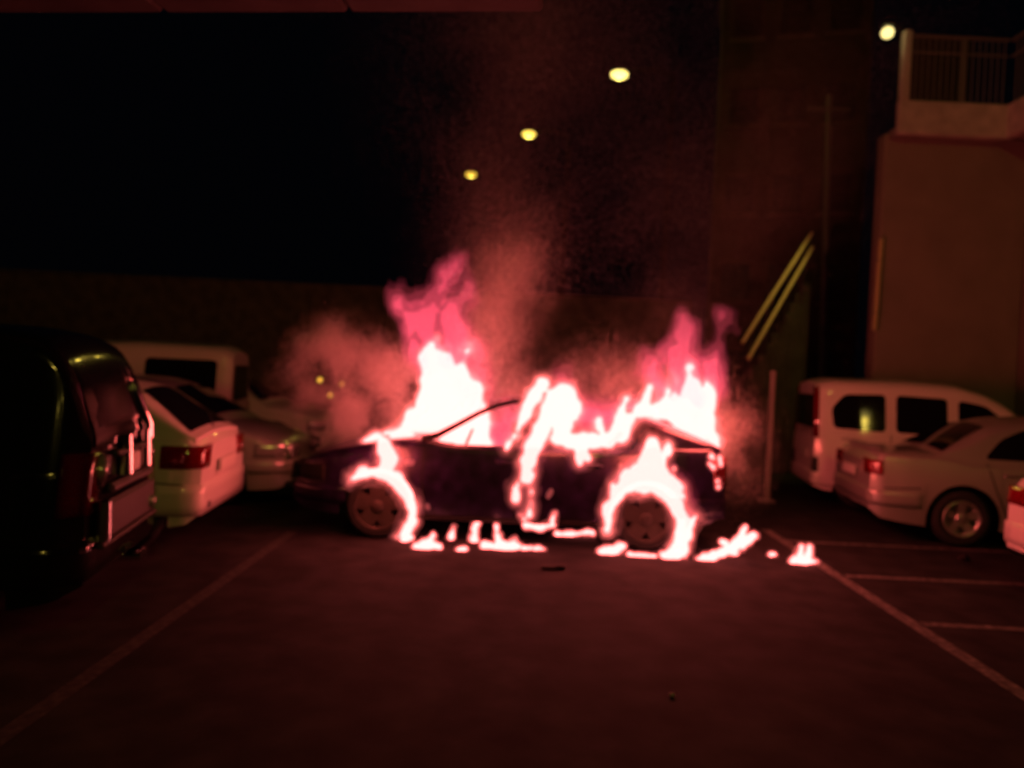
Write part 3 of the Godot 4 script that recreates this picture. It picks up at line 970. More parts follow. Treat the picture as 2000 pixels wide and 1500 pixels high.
func field_of(strands: Array, kind: bool, cell: float, amp: float, freq: float) -> Dictionary:
	var lo := Vector3.ONE * 1e9
	var hi := -lo
	var caps := []
	for s in strands:
		if s[0] != kind:
			continue
		var a: Array = s[1]
		for i in range(0, a.size() - 4, 4):
			var p := Vector3(a[i], a[i + 1], a[i + 2])
			var q := Vector3(a[i + 4], a[i + 5], a[i + 6])
			caps.append([p, q, a[i + 3], a[i + 7]])
			for v in [[p, a[i + 3]], [q, a[i + 7]]]:
				lo = lo.min(v[0] - Vector3.ONE * v[1])
				hi = hi.max(v[0] + Vector3.ONE * v[1])
	if caps.is_empty():
		return {}
	var margin := 3.0 * cell + (0.09 if kind and cell > 0.018 else 0.0) + amp * 0.5 + (0.16 if not kind else 0.0)
	lo -= Vector3.ONE * margin
	hi += Vector3.ONE * margin
	var n := Vector3i(((hi - lo) / cell).ceil()) + Vector3i.ONE
	var f := PackedFloat32Array()
	f.resize(n.x * n.y * n.z)
	f.fill(1e3)
	var blend := 0.03 if cell > 0.018 else 0.008
	for c in caps:
		var p: Vector3 = c[0]
		var q: Vector3 = c[1]
		var r0: float = c[2]
		var r1: float = c[3]
		var rm := Vector3.ONE * (maxf(r0, r1) + margin)
		var i0 := Vector3i(((p.min(q) - rm - lo) / cell).floor()).clamp(Vector3i.ZERO, n - Vector3i.ONE)
		var i1 := Vector3i(((p.max(q) + rm - lo) / cell).ceil()).clamp(Vector3i.ZERO, n - Vector3i.ONE)
		var d := q - p
		var dd := maxf(d.length_squared(), 1e-9)
		for z in range(i0.z, i1.z + 1):
			for y in range(i0.y, i1.y + 1):
				var row := (z * n.y + y) * n.x
				for x in range(i0.x, i1.x + 1):
					var w := lo + Vector3(x, y, z) * cell - p
					var t := clampf(w.dot(d) / dd, 0.0, 1.0)
					var v := (w - d * t).length() - lerpf(r0, r1, t)
					var old := f[row + x]
					var h := maxf(blend - absf(old - v), 0.0)
					f[row + x] = minf(old, v) - h * h / (4.0 * blend)
	noise.seed = 5
	noise.frequency = freq
	noise.fractal_octaves = 3
	var at0 := lo * 1.0
	for z in n.z:
		for y in n.y:
			var row := (z * n.y + y) * n.x
			for x in n.x:
				if f[row + x] < margin:
					var w := at0 + Vector3(x, y, z) * cell
					f[row + x] += amp * noise.get_noise_3d(w.x + lo.x * 3.1, w.y * 0.7, w.z) * 1.6
	return {"f": f, "n": n, "lo": lo, "cell": cell}

func skins(g: Dictionary, levels: Array, fade := 0.0) -> ArrayMesh:
	var f: PackedFloat32Array = g.f
	var n: Vector3i = g.n
	var lo: Vector3 = g.lo
	var cell: float = g.cell
	var vs := PackedVector3Array()
	var cs := PackedColorArray()
	var ix := PackedInt32Array()
	var off := [0, 1, n.x, n.x + 1, n.x * n.y, n.x * n.y + 1, n.x * n.y + n.x, n.x * n.y + n.x + 1]
	var edges := [[0, 1], [2, 3], [4, 5], [6, 7], [0, 2], [1, 3], [4, 6], [5, 7], [0, 4], [1, 5], [2, 6], [3, 7]]
	for level in levels:
		var iso: float = level[0]
		var col := Color(1, 1, 1, level[1])
		var id := {}
		for z in n.z - 1:
			for y in n.y - 1:
				var row := (z * n.y + y) * n.x
				for x in n.x - 1:
					var b := row + x
					if f[b] - iso > cell * 3.0:
						continue
					var inside := 0
					for k in 8:
						if f[b + off[k]] < iso:
							inside += 1
					if inside == 0 or inside == 8:
						continue
					var s := Vector3.ZERO
					var c := 0
					for e in edges:
						var va := f[b + off[e[0]]] - iso
						var vb := f[b + off[e[1]]] - iso
						if (va < 0.0) != (vb < 0.0):
							var t := va / (va - vb)
							var A := Vector3(e[0] & 1, (e[0] >> 1) & 1, e[0] >> 2)
							var B := Vector3(e[1] & 1, (e[1] >> 1) & 1, e[1] >> 2)
							s += A.lerp(B, t)
							c += 1
					id[b] = vs.size()
					vs.append(lo + (Vector3(x, y, z) + s / c) * cell)
					cs.append(Color(1, 1, 1, col.a * (1.0 - fade * smoothstep(0.25, 0.95, float(y) / n.y))))
		var step := [1, n.x, n.x * n.y]
		for b in id:
			for ax in 3:
				var u: int = step[(ax + 1) % 3]
				var w: int = step[(ax + 2) % 3]
				var inn: bool = f[b] < iso
				if inn == (f[b + step[ax]] < iso):
					continue
				if not (id.has(b - u) and id.has(b - w) and id.has(b - u - w)):
					continue
				var q := [id[b], id[b - u], id[b - u - w], id[b - w]]
				if inn:
					ix.append_array([q[0], q[2], q[1], q[0], q[3], q[2]])
				else:
					ix.append_array([q[0], q[1], q[2], q[0], q[2], q[3]])
	if ix.is_empty():
		return null
	var arr := []
	arr.resize(Mesh.ARRAY_MAX)
	arr[Mesh.ARRAY_VERTEX] = vs
	arr[Mesh.ARRAY_COLOR] = cs
	arr[Mesh.ARRAY_INDEX] = ix
	var m := ArrayMesh.new()
	m.add_surface_from_arrays(Mesh.PRIMITIVE_TRIANGLES, arr)
	return m

func fires() -> void:
	var f: Node3D
	f = fire("bonnet_fire", "tall column of white flame with pink tip rising from the bonnet", Vector3(-0.78, 0.86, -8.16), "")
	hot(f, [-0.641, 0.045, -0.040, 0.033, -0.287, 0.095, -0.040, 0.077, 0.037, 0.187, -0.040, 0.164, 0.337, 0.234, -0.040, 0.120])
	hot(f, [0.045, 0.259, -0.040, 0.262, 0.079, 0.480, -0.040, 0.230, 0.023, 0.751, -0.040, 0.164, -0.064, 0.965, -0.040, 0.109, -0.086, 1.090, -0.040, 0.049])
	hot(f, [0.246, 0.329, 0.060, 0.194, 0.289, 0.564, 0.060, 0.130, 0.267, 0.817, 0.060, 0.070, 0.290, 1.007, 0.060, 0.043, 0.302, 1.105, 0.060, 0.022])
	hot(f, [-0.384, 0.093, -0.140, 0.077, -0.210, 0.296, -0.140, 0.111, -0.125, 0.494, -0.140, 0.089])
	hot(f, [0.327, 0.436, -0.040, 0.098, 0.412, 0.605, -0.040, 0.049])
	hot(f, [-0.615, 0.081, 0.410, 0.031, -0.409, 0.122, 0.410, 0.036, -0.228, 0.130, 0.410, 0.041])
	faint(f, [-0.087, 0.993, -0.090, 0.220, -0.182, 1.263, -0.090, 0.165, -0.112, 1.541, -0.090, 0.132, 0.040, 1.823, -0.090, 0.099, 0.112, 2.045, -0.090, 0.050])
	faint(f, [-0.287, 1.261, -0.140, 0.100, -0.446, 1.475, -0.140, 0.066, -0.503, 1.649, -0.140, 0.055])
	faint(f, [0.164, 1.003, -0.040, 0.186, 0.092, 1.383, -0.040, 0.186, 0.218, 1.607, -0.040, 0.109, 0.268, 1.718, -0.040, 0.055])
	faint(f, [0.351, 0.631, 0.060, 0.151, 0.390, 0.958, 0.060, 0.108, 0.326, 1.171, 0.060, 0.065])
	light_up(f, 0.03, 0.07, 3.8)
	fire_light(f, Vector3(0.05, 0.93, 0.46), 2.4, 0.35)
	f = fire("cabin_fire", "white flame inside the front of the burning cabin behind the thin windscreen pillar", Vector3(-0.32, 0.83, -8.2), "")
	hot(f, [-0.332, 0.054, 0.200, 0.053, -0.160, 0.137, 0.200, 0.107, -0.029, 0.213, 0.200, 0.096, 0.005, 0.391, 0.200, 0.053])
	hot(f, [-0.238, 0.091, 0.200, 0.064, 0.072, 0.095, 0.200, 0.064])
	hot(f, [-0.069, 0.160, -0.100, 0.111, 0.037, 0.276, -0.100, 0.066, -0.026, 0.439, -0.100, 0.044])
	faint(f, [0.123, 0.095, -0.300, 0.227, 0.341, 0.276, -0.300, 0.204, 0.277, 0.444, -0.300, 0.142])
	light_up(f, 0.03, 0.05, 4)
	f = fire("front_wheel_fire", "ring of flame over the front wheel with a spur up to the bonnet edge", Vector3(-1.14, 0.0, -7.5), "")
	hot(f, [-0.368, 0.581, -0.000, 0.035, -0.246, 0.647, 0.000, 0.050, -0.096, 0.659, 0.000, 0.065, 0.057, 0.601, 0.000, 0.065, 0.163, 0.475, 0.000, 0.050, 0.225, 0.327, 0.000, 0.045, 0.216, 0.201, 0.000, 0.040, 0.165, 0.098, 0.000, 0.030, 0.098, 0.019, 0.000, 0.020])
	hot(f, [-0.061, 0.676, 0.000, 0.085, -0.026, 0.778, 0.000, 0.075, -0.070, 0.866, -0.000, 0.065, -0.083, 0.936, 0.000, 0.050])
	light_up(f, 0.022, 0.03, 6)
	fire_light(f, Vector3(-0.03, 0.85, 0.30), 0.9, 0.2)
	f = fire("pillar_fire", "arched white flames climbing the middle pillar and running along the rear window sill", Vector3(0.65, 0.26, -7.58), "")
	hot(f, [-0.671, 0.692, 0.080, 0.020, -0.596, 0.816, 0.080, 0.025, -0.506, 1.031, 0.080, 0.040, -0.425, 1.215, 0.080, 0.060, -0.360, 1.329, 0.080, 0.060])
	hot(f, [-0.215, 1.225, 0.080, 0.085, -0.268, 1.083, 0.080, 0.070, -0.339, 0.879, 0.080, 0.070, -0.407, 0.725, 0.080, 0.070, -0.463, 0.547, 0.080, 0.070, -0.481, 0.380, 0.080, 0.055, -0.553, 0.326, 0.080, 0.040, -0.558, 0.215, 0.080, 0.055])
	hot(f, [-0.429, 0.448, 0.080, 0.040, -0.415, 0.272, 0.080, 0.035, -0.425, 0.051, 0.080, 0.030])
	hot(f, [-0.145, 1.214, 0.080, 0.120, -0.079, 1.092, 0.080, 0.100, -0.131, 0.939, 0.080, 0.090, -0.151, 0.837, 0.080, 0.080, -0.049, 0.787, 0.080, 0.070, 0.126, 0.795, 0.080, 0.070, 0.326, 0.815, 0.080, 0.070, 0.443, 0.885, 0.080, 0.070, 0.515, 1.044, 0.080, 0.045])
	hot(f, [0.275, 0.832, 0.080, 0.040, 0.231, 0.916, 0.080, 0.030, 0.207, 0.995, 0.080, 0.020])
	hot(f, [0.602, 1.099, 0.080, 0.065, 0.742, 1.115, 0.080, 0.050])
	hot(f, [0.650, 1.151, 0.080, 0.040, 0.684, 1.268, 0.080, 0.025, 0.700, 1.354, 0.080, 0.015])
	hot(f, [0.396, 0.913, 0.080, 0.045, 0.441, 1.116, 0.080, 0.030, 0.476, 1.228, 0.080, 0.020])
	hot(f, [0.067, 0.739, 0.100, 0.040, 0.123, 0.622, 0.100, 0.035])
	hot(f, [0.014, 0.697, 0.100, 0.025, 0.055, 0.573, 0.100, 0.030])
	faint(f, [-0.140, 1.261, -0.020, 0.132, -0.158, 1.413, -0.020, 0.071, -0.126, 1.490, -0.020, 0.035])
	faint(f, [0.081, 1.017, -1.020, 0.172, 0.399, 0.974, -1.020, 0.161, 0.710, 1.075, -1.020, 0.138])
	light_up(f, 0.022, 0.022, 7)
	fire_light(f, Vector3(-0.21, 0.96, 0.48), 0.6, 0.2)
	f = fire("boot_fire", "white flames with ragged pink tips burning above the boot", Vector3(1.9, 1.0, -8.25), "")
	hot(f, [-0.302, 0.355, 0.050, 0.077, -0.082, 0.332, 0.050, 0.164, 0.129, 0.277, 0.050, 0.153, 0.236, 0.117, 0.050, 0.087])
	hot(f, [0.009, 0.161, 0.050, 0.120, 0.261, 0.053, 0.050, 0.066])
	hot(f, [-0.270, 0.399, 0.150, 0.065, -0.256, 0.562, 0.150, 0.043, -0.252, 0.687, 0.150, 0.022])
	hot(f, [0.019, 0.420, -0.050, 0.111, 0.047, 0.627, -0.050, 0.061, 0.004, 0.808, -0.050, 0.028])
	hot(f, [0.187, 0.416, 0.050, 0.077, 0.212, 0.582, 0.050, 0.044, 0.163, 0.689, 0.050, 0.022])
	faint(f, [-0.040, 0.484, -0.050, 0.255, 0.003, 0.736, -0.050, 0.210, -0.159, 0.977, -0.050, 0.166, -0.078, 1.230, -0.050, 0.122, -0.091, 1.378, -0.050, 0.050])
	faint(f, [-0.314, 0.584, 0.050, 0.142, -0.443, 0.770, 0.050, 0.098, -0.412, 0.908, 0.050, 0.055])
	faint(f, [0.200, 0.604, -0.150, 0.157, 0.210, 0.745, -0.150, 0.112, 0.331, 1.003, -0.150, 0.073, 0.352, 1.255, -0.150, 0.062, 0.357, 1.384, -0.150, 0.034])
	light_up(f, 0.03, 0.07, 3.6)
	fire_light(f, Vector3(0.15, 0.67, 0.55), 5.0, 0.35)
	f = fire("rear_wheel_fire", "broad white blaze arching over the rear wheel and down its back edge", Vector3(1.52, 0.0, -7.47), "")
	hot(f, [-0.515, 0.221, -0.010, 0.035, -0.515, 0.421, -0.010, 0.050, -0.443, 0.600, -0.010, 0.070, -0.279, 0.708, -0.010, 0.120, -0.064, 0.719, -0.010, 0.130, 0.097, 0.601, -0.010, 0.090, 0.187, 0.404, -0.010, 0.065, 0.222, 0.205, -0.010, 0.055, 0.179, 0.063, -0.010, 0.065, 0.143, -0.009, -0.010, 0.045])
	hot(f, [-0.143, 0.790, -0.010, 0.170, -0.110, 0.942, -0.010, 0.105, -0.136, 1.061, -0.010, 0.050])
	hot(f, [0.189, 0.283, 0.010, 0.040, 0.277, 0.312, 0.010, 0.030, 0.324, 0.360, 0.010, 0.020])
	hot(f, [-0.042, 0.897, 0.010, 0.060, 0.003, 0.999, 0.010, 0.030, 0.020, 1.060, 0.010, 0.015])
	faint(f, [0.122, 0.702, -0.010, 0.070, 0.190, 0.530, -0.010, 0.050, 0.257, 0.408, -0.010, 0.040])
	light_up(f, 0.024, 0.035, 6)
	fire_light(f, Vector3(-0.21, 0.98, 0.37), 0.8, 0.2)
	f = fire("door_edge_fire", "thin loop of flame dripping round the lower corner of the rear door", Vector3(0.35, 0.13, -7.49), "")
	hot(f, [-0.205, 0.184, 0.000, 0.025, -0.145, 0.076, 0.000, 0.025, -0.009, 0.052, 0.000, 0.025, 0.105, 0.098, 0.000, 0.030, 0.125, 0.204, 0.000, 0.025])
	hot(f, [0.057, 0.362, -0.000, 0.015, 0.069, 0.423, 0.000, 0.025])
	light_up(f, 0.016, 0.015, 9)
	f = fire("ground_fire", "tiny flame on the asphalt just behind the front tyre", Vector3(-0.95, 0.0, -7.45), "small fires on the asphalt")
	hot(f, [-0.034, 0.018, 0.002, 0.030, 0.025, 0.041, 0.002, 0.030])
	light_up(f, 0.016, 0.02, 9)
	f = fire("ground_fire", "low oval puddle of fire under the front door", Vector3(-0.71, 0.0, -7.21), "small fires on the asphalt")
	hot(f, [-0.119, 0.014, 0.043, 0.024, -0.010, 0.044, 0.043, 0.043, 0.102, 0.030, 0.043, 0.024])
	hot(f, [-0.006, 0.023, -0.070, 0.039, 0.029, 0.108, -0.070, 0.019])
	light_up(f, 0.016, 0.02, 9)
	f = fire("ground_fire", "single short flame between the oval puddle and the leaning flame", Vector3(-0.52, 0.0, -7.62), "small fires on the asphalt")
	hot(f, [-0.008, 0.018, 0.004, 0.030, -0.001, 0.090, 0.004, 0.020, 0.007, 0.132, 0.004, 0.015])
	light_up(f, 0.016, 0.02, 9)
	f = fire("ground_fire", "small flat blob of fire nearest the camera under the front door", Vector3(-0.39, 0.0, -7.16), "small fires on the asphalt")
	hot(f, [-0.030, 0.012, 0.001, 0.019, 0.032, 0.014, 0.001, 0.019])
	light_up(f, 0.016, 0.02, 9)
	f = fire("ground_fire", "leaning flame that bends towards the rear under the sill", Vector3(-0.28, 0.0, -7.57), "small fires on the asphalt")
	hot(f, [-0.027, 0.027, -0.005, 0.045, -0.026, 0.114, -0.005, 0.030, 0.000, 0.192, -0.005, 0.020, 0.034, 0.239, -0.005, 0.015])
	light_up(f, 0.016, 0.02, 9)
	f = fire("ground_fire", "largest fire puddle under the doors with a thin upright tongue", Vector3(-0.01, 0.0, -7.35), "small fires on the asphalt")
	hot(f, [-0.191, 0.021, 0.037, 0.034, -0.038, 0.003, 0.037, 0.039, 0.035, 0.012, 0.037, 0.059, 0.142, 0.031, 0.037, 0.024])
	hot(f, [-0.035, 0.018, -0.008, 0.029, -0.059, 0.120, -0.008, 0.025, -0.078, 0.208, -0.008, 0.015])
	hot(f, [0.083, 0.018, -0.076, 0.030, 0.111, 0.074, -0.076, 0.020])
	light_up(f, 0.016, 0.02, 9)
	f = fire("ground_fire", "row of tiny flames trailing from the largest fire puddle", Vector3(0.28, 0.0, -7.32), "small fires on the asphalt")
	hot(f, [-0.098, 0.012, -0.004, 0.020, -0.030, 0.020, -0.004, 0.015, 0.004, 0.022, -0.004, 0.010, 0.039, 0.018, -0.004, 0.020, 0.083, 0.015, -0.004, 0.020])
	light_up(f, 0.016, 0.02, 9)
	f = fire("ground_fire", "thin flames under the rear door sill", Vector3(0.74, 0.0, -8.05), "small fires on the asphalt")
	hot(f, [-0.192, 0.013, -0.001, 0.021, -0.100, 0.006, -0.001, 0.027, -0.036, 0.020, -0.001, 0.021, 0.033, 0.029, -0.001, 0.016, 0.113, 0.044, -0.001, 0.021, 0.183, 0.047, -0.001, 0.021])
	light_up(f, 0.016, 0.02, 9)
	f = fire("ground_fire", "flat flame on the asphalt ahead of the rear tyre", Vector3(1.03, 0.0, -7.3), "small fires on the asphalt")
	hot(f, [-0.116, 0.018, 0.000, 0.029, 0.020, 0.049, 0.000, 0.044, 0.106, 0.087, 0.000, 0.029])
	light_up(f, 0.016, 0.02, 9)
	f = fire("ground_fire", "string of tiny flames below the rear tyre", Vector3(1.29, 0.0, -7.28), "small fires on the asphalt")
	hot(f, [-0.105, 0.012, 0.005, 0.019, -0.056, 0.009, 0.005, 0.015, -0.008, 0.007, 0.005, 0.019, 0.061, 0.005, 0.005, 0.019, 0.124, 0.003, 0.005, 0.024])
	light_up(f, 0.016, 0.02, 9)
	f = fire("ground_fire", "bright pool of fire at the back foot of the rear tyre", Vector3(1.65, 0.0, -7.33), "small fires on the asphalt")
	hot(f, [-0.122, 0.026, 0.088, 0.043, -0.016, 0.046, 0.088, 0.058, 0.032, 0.048, 0.088, 0.034])
	hot(f, [0.033, 0.030, -0.136, 0.050, 0.066, 0.157, -0.136, 0.030])
	light_up(f, 0.016, 0.02, 9)
	f = fire("ground_fire", "flaring fire behind the car that trails off towards the rear tyre", Vector3(2.23, 0.0, -7.55), "small fires on the asphalt")
	hot(f, [-0.391, 0.012, 0.308, 0.019, -0.290, 0.026, 0.308, 0.034, -0.171, 0.071, 0.308, 0.034, -0.053, 0.140, 0.308, 0.053, 0.041, 0.207, 0.308, 0.053, 0.121, 0.250, 0.308, 0.034])
	hot(f, [0.174, 0.029, -0.365, 0.047, 0.231, 0.148, -0.365, 0.032, 0.250, 0.202, -0.365, 0.021])
	hot(f, [0.020, 0.018, 0.027, 0.030, 0.032, -0.032, 0.027, 0.020])
	hot(f, [0.068, 0.016, -0.399, 0.026, 0.013, 0.045, -0.399, 0.021])
	light_up(f, 0.016, 0.02, 9)
	f = fire("ground_fire", "burning speck between the flaring fire and the fire on the white line", Vector3(2.64, 0.0, -7.54), "small fires on the asphalt")
	hot(f, [-0.017, 0.012, 0.002, 0.020, 0.023, 0.019, 0.002, 0.020])
	light_up(f, 0.016, 0.02, 9)
	f = fire("ground_fire", "separate small fire burning on the end of the white line", Vector3(2.9, 0.0, -7.39), "small fires on the asphalt")
	hot(f, [-0.152, 0.018, 0.116, 0.029, -0.051, 0.032, 0.116, 0.044, 0.057, 0.023, 0.116, 0.024])
	hot(f, [-0.027, 0.021, -0.076, 0.035, -0.002, 0.113, -0.076, 0.025])
	hot(f, [0.086, 0.018, -0.110, 0.030, 0.091, 0.119, -0.110, 0.020])
	light_up(f, 0.016, 0.02, 9)
	f = fire("ember", "glowing oval on the front wing above the door hinge", Vector3(-0.96, 0.71, -7.5), "embers clinging to the burning car")
	hot(f, [-0.030, 0.051, -0.000, 0.020, 0.020, 0.053, -0.000, 0.020])
	light_up(f, 0.012, 0.006, 12)
	f = fire("ember", "red ember low on the middle of the front door", Vector3(-0.55, 0.44, -7.5), "embers clinging to the burning car")
	hot(f, [-0.006, 0.050, 0.000, 0.015, -0.001, 0.045, 0.000, 0.015])
	light_up(f, 0.012, 0.006, 12)
	f = fire("ember", "ember beside the back of the front wheel arch", Vector3(-0.77, 0.28, -7.5), "embers clinging to the burning car")
	hot(f, [-0.001, 0.074, 0.000, 0.020, 0.005, 0.054, 0.000, 0.020])
	light_up(f, 0.012, 0.006, 12)
	f = fire("ember", "ember on the rear door just ahead of the wheel blaze", Vector3(1.09, 0.76, -7.5), "embers clinging to the burning car")
	hot(f, [0.004, 0.059, 0.000, 0.020, 0.004, 0.054, 0.000, 0.020])
	light_up(f, 0.012, 0.006, 12)
	f = fire("ember", "ember on the rear wing just behind the wheel blaze", Vector3(1.62, 0.76, -7.5), "embers clinging to the burning car")
	hot(f, [-0.000, 0.064, 0.000, 0.025, 0.000, 0.054, 0.000, 0.025])
	light_up(f, 0.012, 0.006, 12)
	f = fire("ember", "cluster of embers melting out of the rear lamp", Vector3(2.01, 0.8, -7.5), "embers clinging to the burning car")
	hot(f, [-0.026, 0.167, 0.000, 0.020, -0.021, 0.152, 0.000, 0.020])
	hot(f, [-0.042, 0.086, -0.000, 0.015, -0.006, 0.052, 0.000, 0.020])
	hot(f, [0.054, 0.155, 0.000, 0.015, 0.068, 0.081, 0.000, 0.015])
	light_up(f, 0.012, 0.006, 12)
	f = fire("ember", "pair of embers on the rear bumper edge", Vector3(2.06, 0.61, -7.5), "embers clinging to the burning car")
	hot(f, [-0.009, 0.114, 0.000, 0.015, -0.008, 0.104, 0.000, 0.015])
	hot(f, [0.004, 0.059, 0.000, 0.015, 0.004, 0.049, 0.000, 0.015])
	light_up(f, 0.012, 0.006, 12)

# ------------------------------------------------------------ smoke
func smoke_thing(called: String, label: String, at: Vector3) -> Node3D:
	var o := thing(called, label, "smoke", at)
	o.set_meta("kind", "stuff")
	return o

func soot(o: Node3D, m: Material, a: Array, count: int, grain: float, lump: float, freq: float) -> void:
	# smoke as what it is: a cloud of tiny grains, thick along a line of centres (x, y, z, radius) and clumped by noise
	var lump_noise := FastNoiseLite.new()
	lump_noise.seed = 11
	lump_noise.frequency = freq
	lump_noise.fractal_octaves = 4
	var weights := PackedFloat32Array()
	var total := 0.0
	var n := a.size() / 4
	for i in n - 1:
		var p := Vector3(a[i * 4], a[i * 4 + 1], a[i * 4 + 2])
		var q := Vector3(a[i * 4 + 4], a[i * 4 + 5], a[i * 4 + 6])
		total += p.distance_to(q) * (a[i * 4 + 3] + a[i * 4 + 7])
		weights.append(total)
	var vs := PackedVector3Array()
	vs.resize(count * 3)
	var k := 0
	var tries := 0
	while k < count and tries < count * 8:
		tries += 1
		var w := rng.randf() * total
		var i := 0
		while weights[i] < w:
			i += 1
		var t := rng.randf()
		var j := i * 4
		var r := lerpf(a[j + 3], a[j + 7], t) * 0.55
		var c := Vector3(lerpf(a[j], a[j + 4], t) + rng.randfn() * r, lerpf(a[j + 1], a[j + 5], t) + rng.randfn() * r, lerpf(a[j + 2], a[j + 6], t) + rng.randfn() * r)
		if rng.randf() > 0.45 + lump * lump_noise.get_noise_3dv(c + o.position):
			continue
		var u := Vector3(rng.randf() - 0.5, rng.randf() - 0.5, rng.randf() - 0.5).normalized() * grain
		var v := u.cross(Vector3(rng.randf() - 0.5, rng.randf() - 0.5, rng.randf() - 0.5)).normalized() * grain
		vs[k * 3] = c
		vs[k * 3 + 1] = c + u
		vs[k * 3 + 2] = c + u * 0.5 + v * 0.87
		k += 1
	vs.resize(k * 3)
	var arr := []
	arr.resize(Mesh.ARRAY_MAX)
	arr[Mesh.ARRAY_VERTEX] = vs
	var mesh := ArrayMesh.new()
	mesh.add_surface_from_arrays(Mesh.PRIMITIVE_TRIANGLES, arr)
	var mi := put("soot", mesh, m, o)
	mi.set_meta("kind", "stuff")

func smoke() -> void:
	var o := smoke_thing("bonnet_smoke", "lumpy glowing smoke rolling over the front of the burning car to the left", Vector3(-1.9, 0.6, -8.95))
	soot(o, M.smoke_grain, [-0.6, 0.85, -0.3, 0.34, -0.1, 0.48, -0.1, 0.34, 0.35, 0.42, 0.0, 0.34, 0.95, 0.50, 0.1, 0.34], 105000, 0.0072, 1.6, 1.3)
	soot(o, M.smoke_grain, [-0.5, 1.35, -0.3, 0.25, -0.05, 1.10, -0.2, 0.40, 0.45, 0.85, -0.1, 0.40, 0.8, 0.95, 0.0, 0.40], 80000, 0.0072, 1.7, 1.3)
	o = smoke_thing("smoke_plume", "dim red smoke plume rising from the bonnet fire into the night", Vector3(-0.3, 1.6, -8.6))
	soot(o, M.soot_grain, [-0.1, 0.3, -0.4, 0.35, 0.1, 1.6, -0.5, 0.65, 0.2, 2.8, -0.6, 1.0, 0.3, 4.2, -0.7, 1.5, 0.6, 6.4, -0.8, 2.2], 330000, 0.0056, 1.2, 0.5)
	soot(o, M.smoke_grain, [0.0, 0.1, -0.2, 0.40, 0.2, 1.0, -0.35, 0.50, 0.25, 1.7, -0.45, 0.55], 62000, 0.0060, 0.9, 0.9)
	o = smoke_thing("boot_smoke", "reddish smoke drifting up behind the cabin and rear of the burning car", Vector3(1.8, 1.0, -8.9))
	soot(o, M.soot_grain, [-0.2, 1.2, -1.2, 1.0, 1.0, 3.6, -1.8, 1.6, 1.8, 6.4, -2.2, 2.4], 260000, 0.0066, 1.2, 0.45)
	soot(o, M.smoke_grain, [-1.9, 0.30, 0.0, 0.40, -1.1, 0.4, -0.2, 0.50, -0.3, 0.5, -0.3, 0.50, 0.6, 0.25, 0.0, 0.40, 0.8, -0.4, 0.0, 0.35], 160000, 0.0064, 1.0, 0.9)

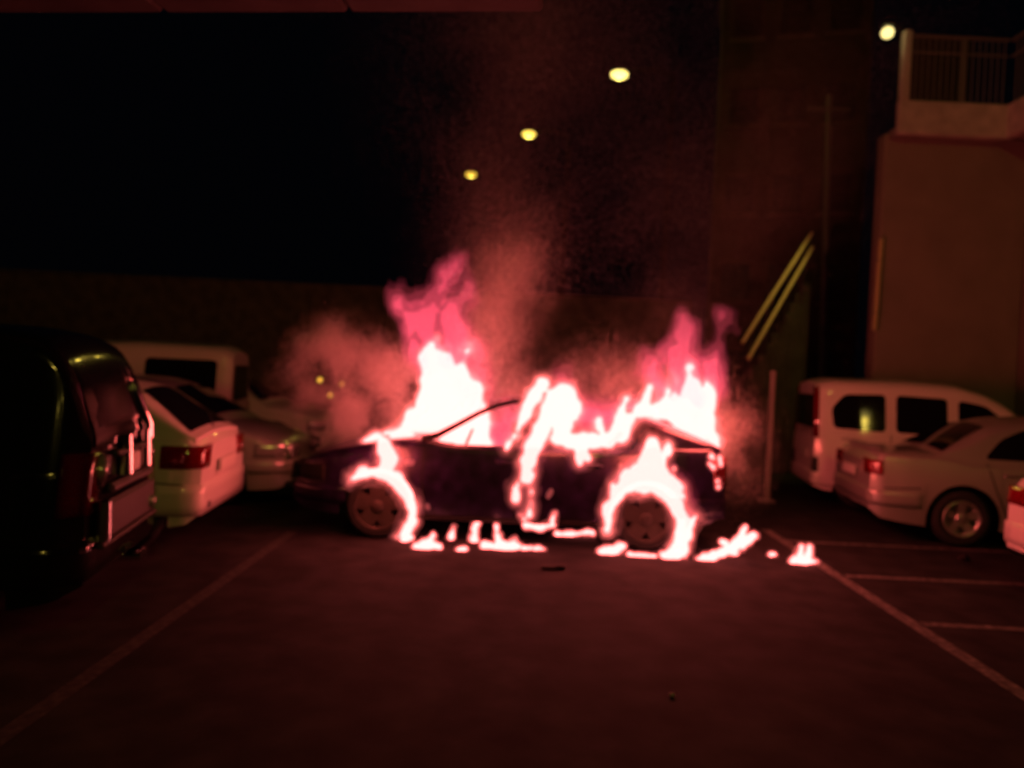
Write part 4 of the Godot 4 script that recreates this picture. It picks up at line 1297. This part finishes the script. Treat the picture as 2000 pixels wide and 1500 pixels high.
# ------------------------------------------------------------ small things
func small_things() -> void:
	# yellow rails of the steps behind the burning car
	var h := thing("stair_handrail", "pair of parallel yellow lit rails sloping up behind the burning car", "handrail", Vector3(4.1, 0, -13.5))
	var a := Vector3(-1.1, 1.10, 1.04)
	var b := Vector3(1.59, 4.67, -1.5)
	var lo := a.lerp(b, 0.36)
	put("upper_rail", rod(lo, b, 0.032, 0.032, 12), M.lamplit_yellow, h)
	put("lower_rail", rod(lo + Vector3(0.12, -0.27, 0), b + Vector3(0.03, -0.27, 0), 0.032, 0.032, 12), M.lamplit_yellow, h)
	for k in 4:
		var q := a.lerp(b, 0.40 + k * 0.18)
		put("post", rod(Vector3(q.x, q.y - 1.0, q.z), q, 0.025, 0.025, 10), M.dark_metal, h)
	var s := thing("stairway", "dark concrete stairway under the yellow rails", "stairs", Vector3(4.1, 0, -13.5))
	for k in 18:
		var t := k / 17.0
		var q := a.lerp(b, t)
		put("step", box(Vector3(q.x - 0.03, (q.y - 1.0) * 0.5 + 0.02, q.z - 0.62), Vector3(0.18, maxf(0.16, q.y - 1.0), 1.1), 0.015), M.step_stone, s)
	var p := thing("pale_post", "thin pale post standing between the fire and the white family van", "post", Vector3(3.73, 0, -11.0))
	put("shaft", rod(Vector3.ZERO, Vector3(0.0, 1.85, 0), 0.04, 0.04, 12), M.pale_post, p)
	put("cap", ball(Vector3(0, 1.86, 0), Vector3(0.10, 0.06, 0.10)), M.pale_post, p)
	put("foot", box(Vector3(0, 0.02, 0), Vector3(0.2, 0.04, 0.2), 0.01), M.grey_metal, p)
	p = thing("utility_pole", "slim grey pole in the dark gap beside the corner building", "pole", Vector3(8.9, 0, -22.0))
	put("shaft", rod(Vector3.ZERO, Vector3(-0.25, 10.0, 0), 0.10, 0.07, 12), M.grey_metal, p)
	put("crossarm", box(Vector3(-0.25, 9.6, 0), Vector3(1.2, 0.09, 0.09), 0.01), M.grey_metal, p)
	# glowing globes in place of yellow reflections far behind the smoke on the left
	var lab := ["brightest globe added for a small yellow reflection low behind the smoke at the left", "globe added for the small yellow reflection lowest behind the smoke at the left", "faint globe added for a reflection right of the two yellow ones behind the smoke"]
	var pos := [Vector3(-6.5, 1.12, -20.0), Vector3(-6.13, 0.62, -20.0), Vector3(-5.75, 1.02, -20.0)]
	for k in 3:
		var c: Vector3 = pos[k]
		c = Vector3(c.x * 0.77, 1.69 + (c.y - 1.69) * 0.77, c.z)
		var o := thing("reflection_light", lab[k], "light", Vector3(c.x, 0, c.z), 0.0, "globes added for low yellow reflections behind the smoke")
		put("stem", rod(Vector3.ZERO, Vector3(0, c.y - 0.07, 0), 0.03, 0.03), M.dark_metal, o)
		put("glow_globe", ball(Vector3(0, c.y, 0), Vector3.ONE * 0.13), glow(1.0, 0.55, 0.05, [1.6, 1.1, 0.5][k]), o)
		put("cap", box(Vector3(0, c.y + 0.08, 0), Vector3(0.12, 0.025, 0.12), 0.01), M.dark_metal, o)
	var st := mk()
	bx(st, Vector3(0, 0.018, 0), Vector3(0.21, 0.03, 0.05), 0.01)
	bx(st, Vector3(0.06, 0.03, 0.01), Vector3(0.08, 0.025, 0.035), 0.008)
	var d := put("fallen_trim", done(st), M.char, self)
	d.position = Vector3(0.43, 0.0, -6.61)
	d.rotation.y = 0.1
	tag(d, "dark strip of fallen trim on the asphalt in front of the burning car", "debris")
	d = put("stone", ball(Vector3(0, 0.012, 0), Vector3(0.035, 0.022, 0.028)), M.pale_post, self)
	d.position = Vector3(0.93, 0.0, -4.07)
	tag(d, "tiny pale stone on the bare asphalt in the foreground", "stone")
	d = put("rubble_lump", ball(Vector3(0, 0.03, 0), Vector3(0.12, 0.07, 0.09)), M.char, self)
	d.position = Vector3(4.65, 0.0, -7.75)
	tag(d, "small dark lump on the bay line in front of the silver saloon wheel", "debris")
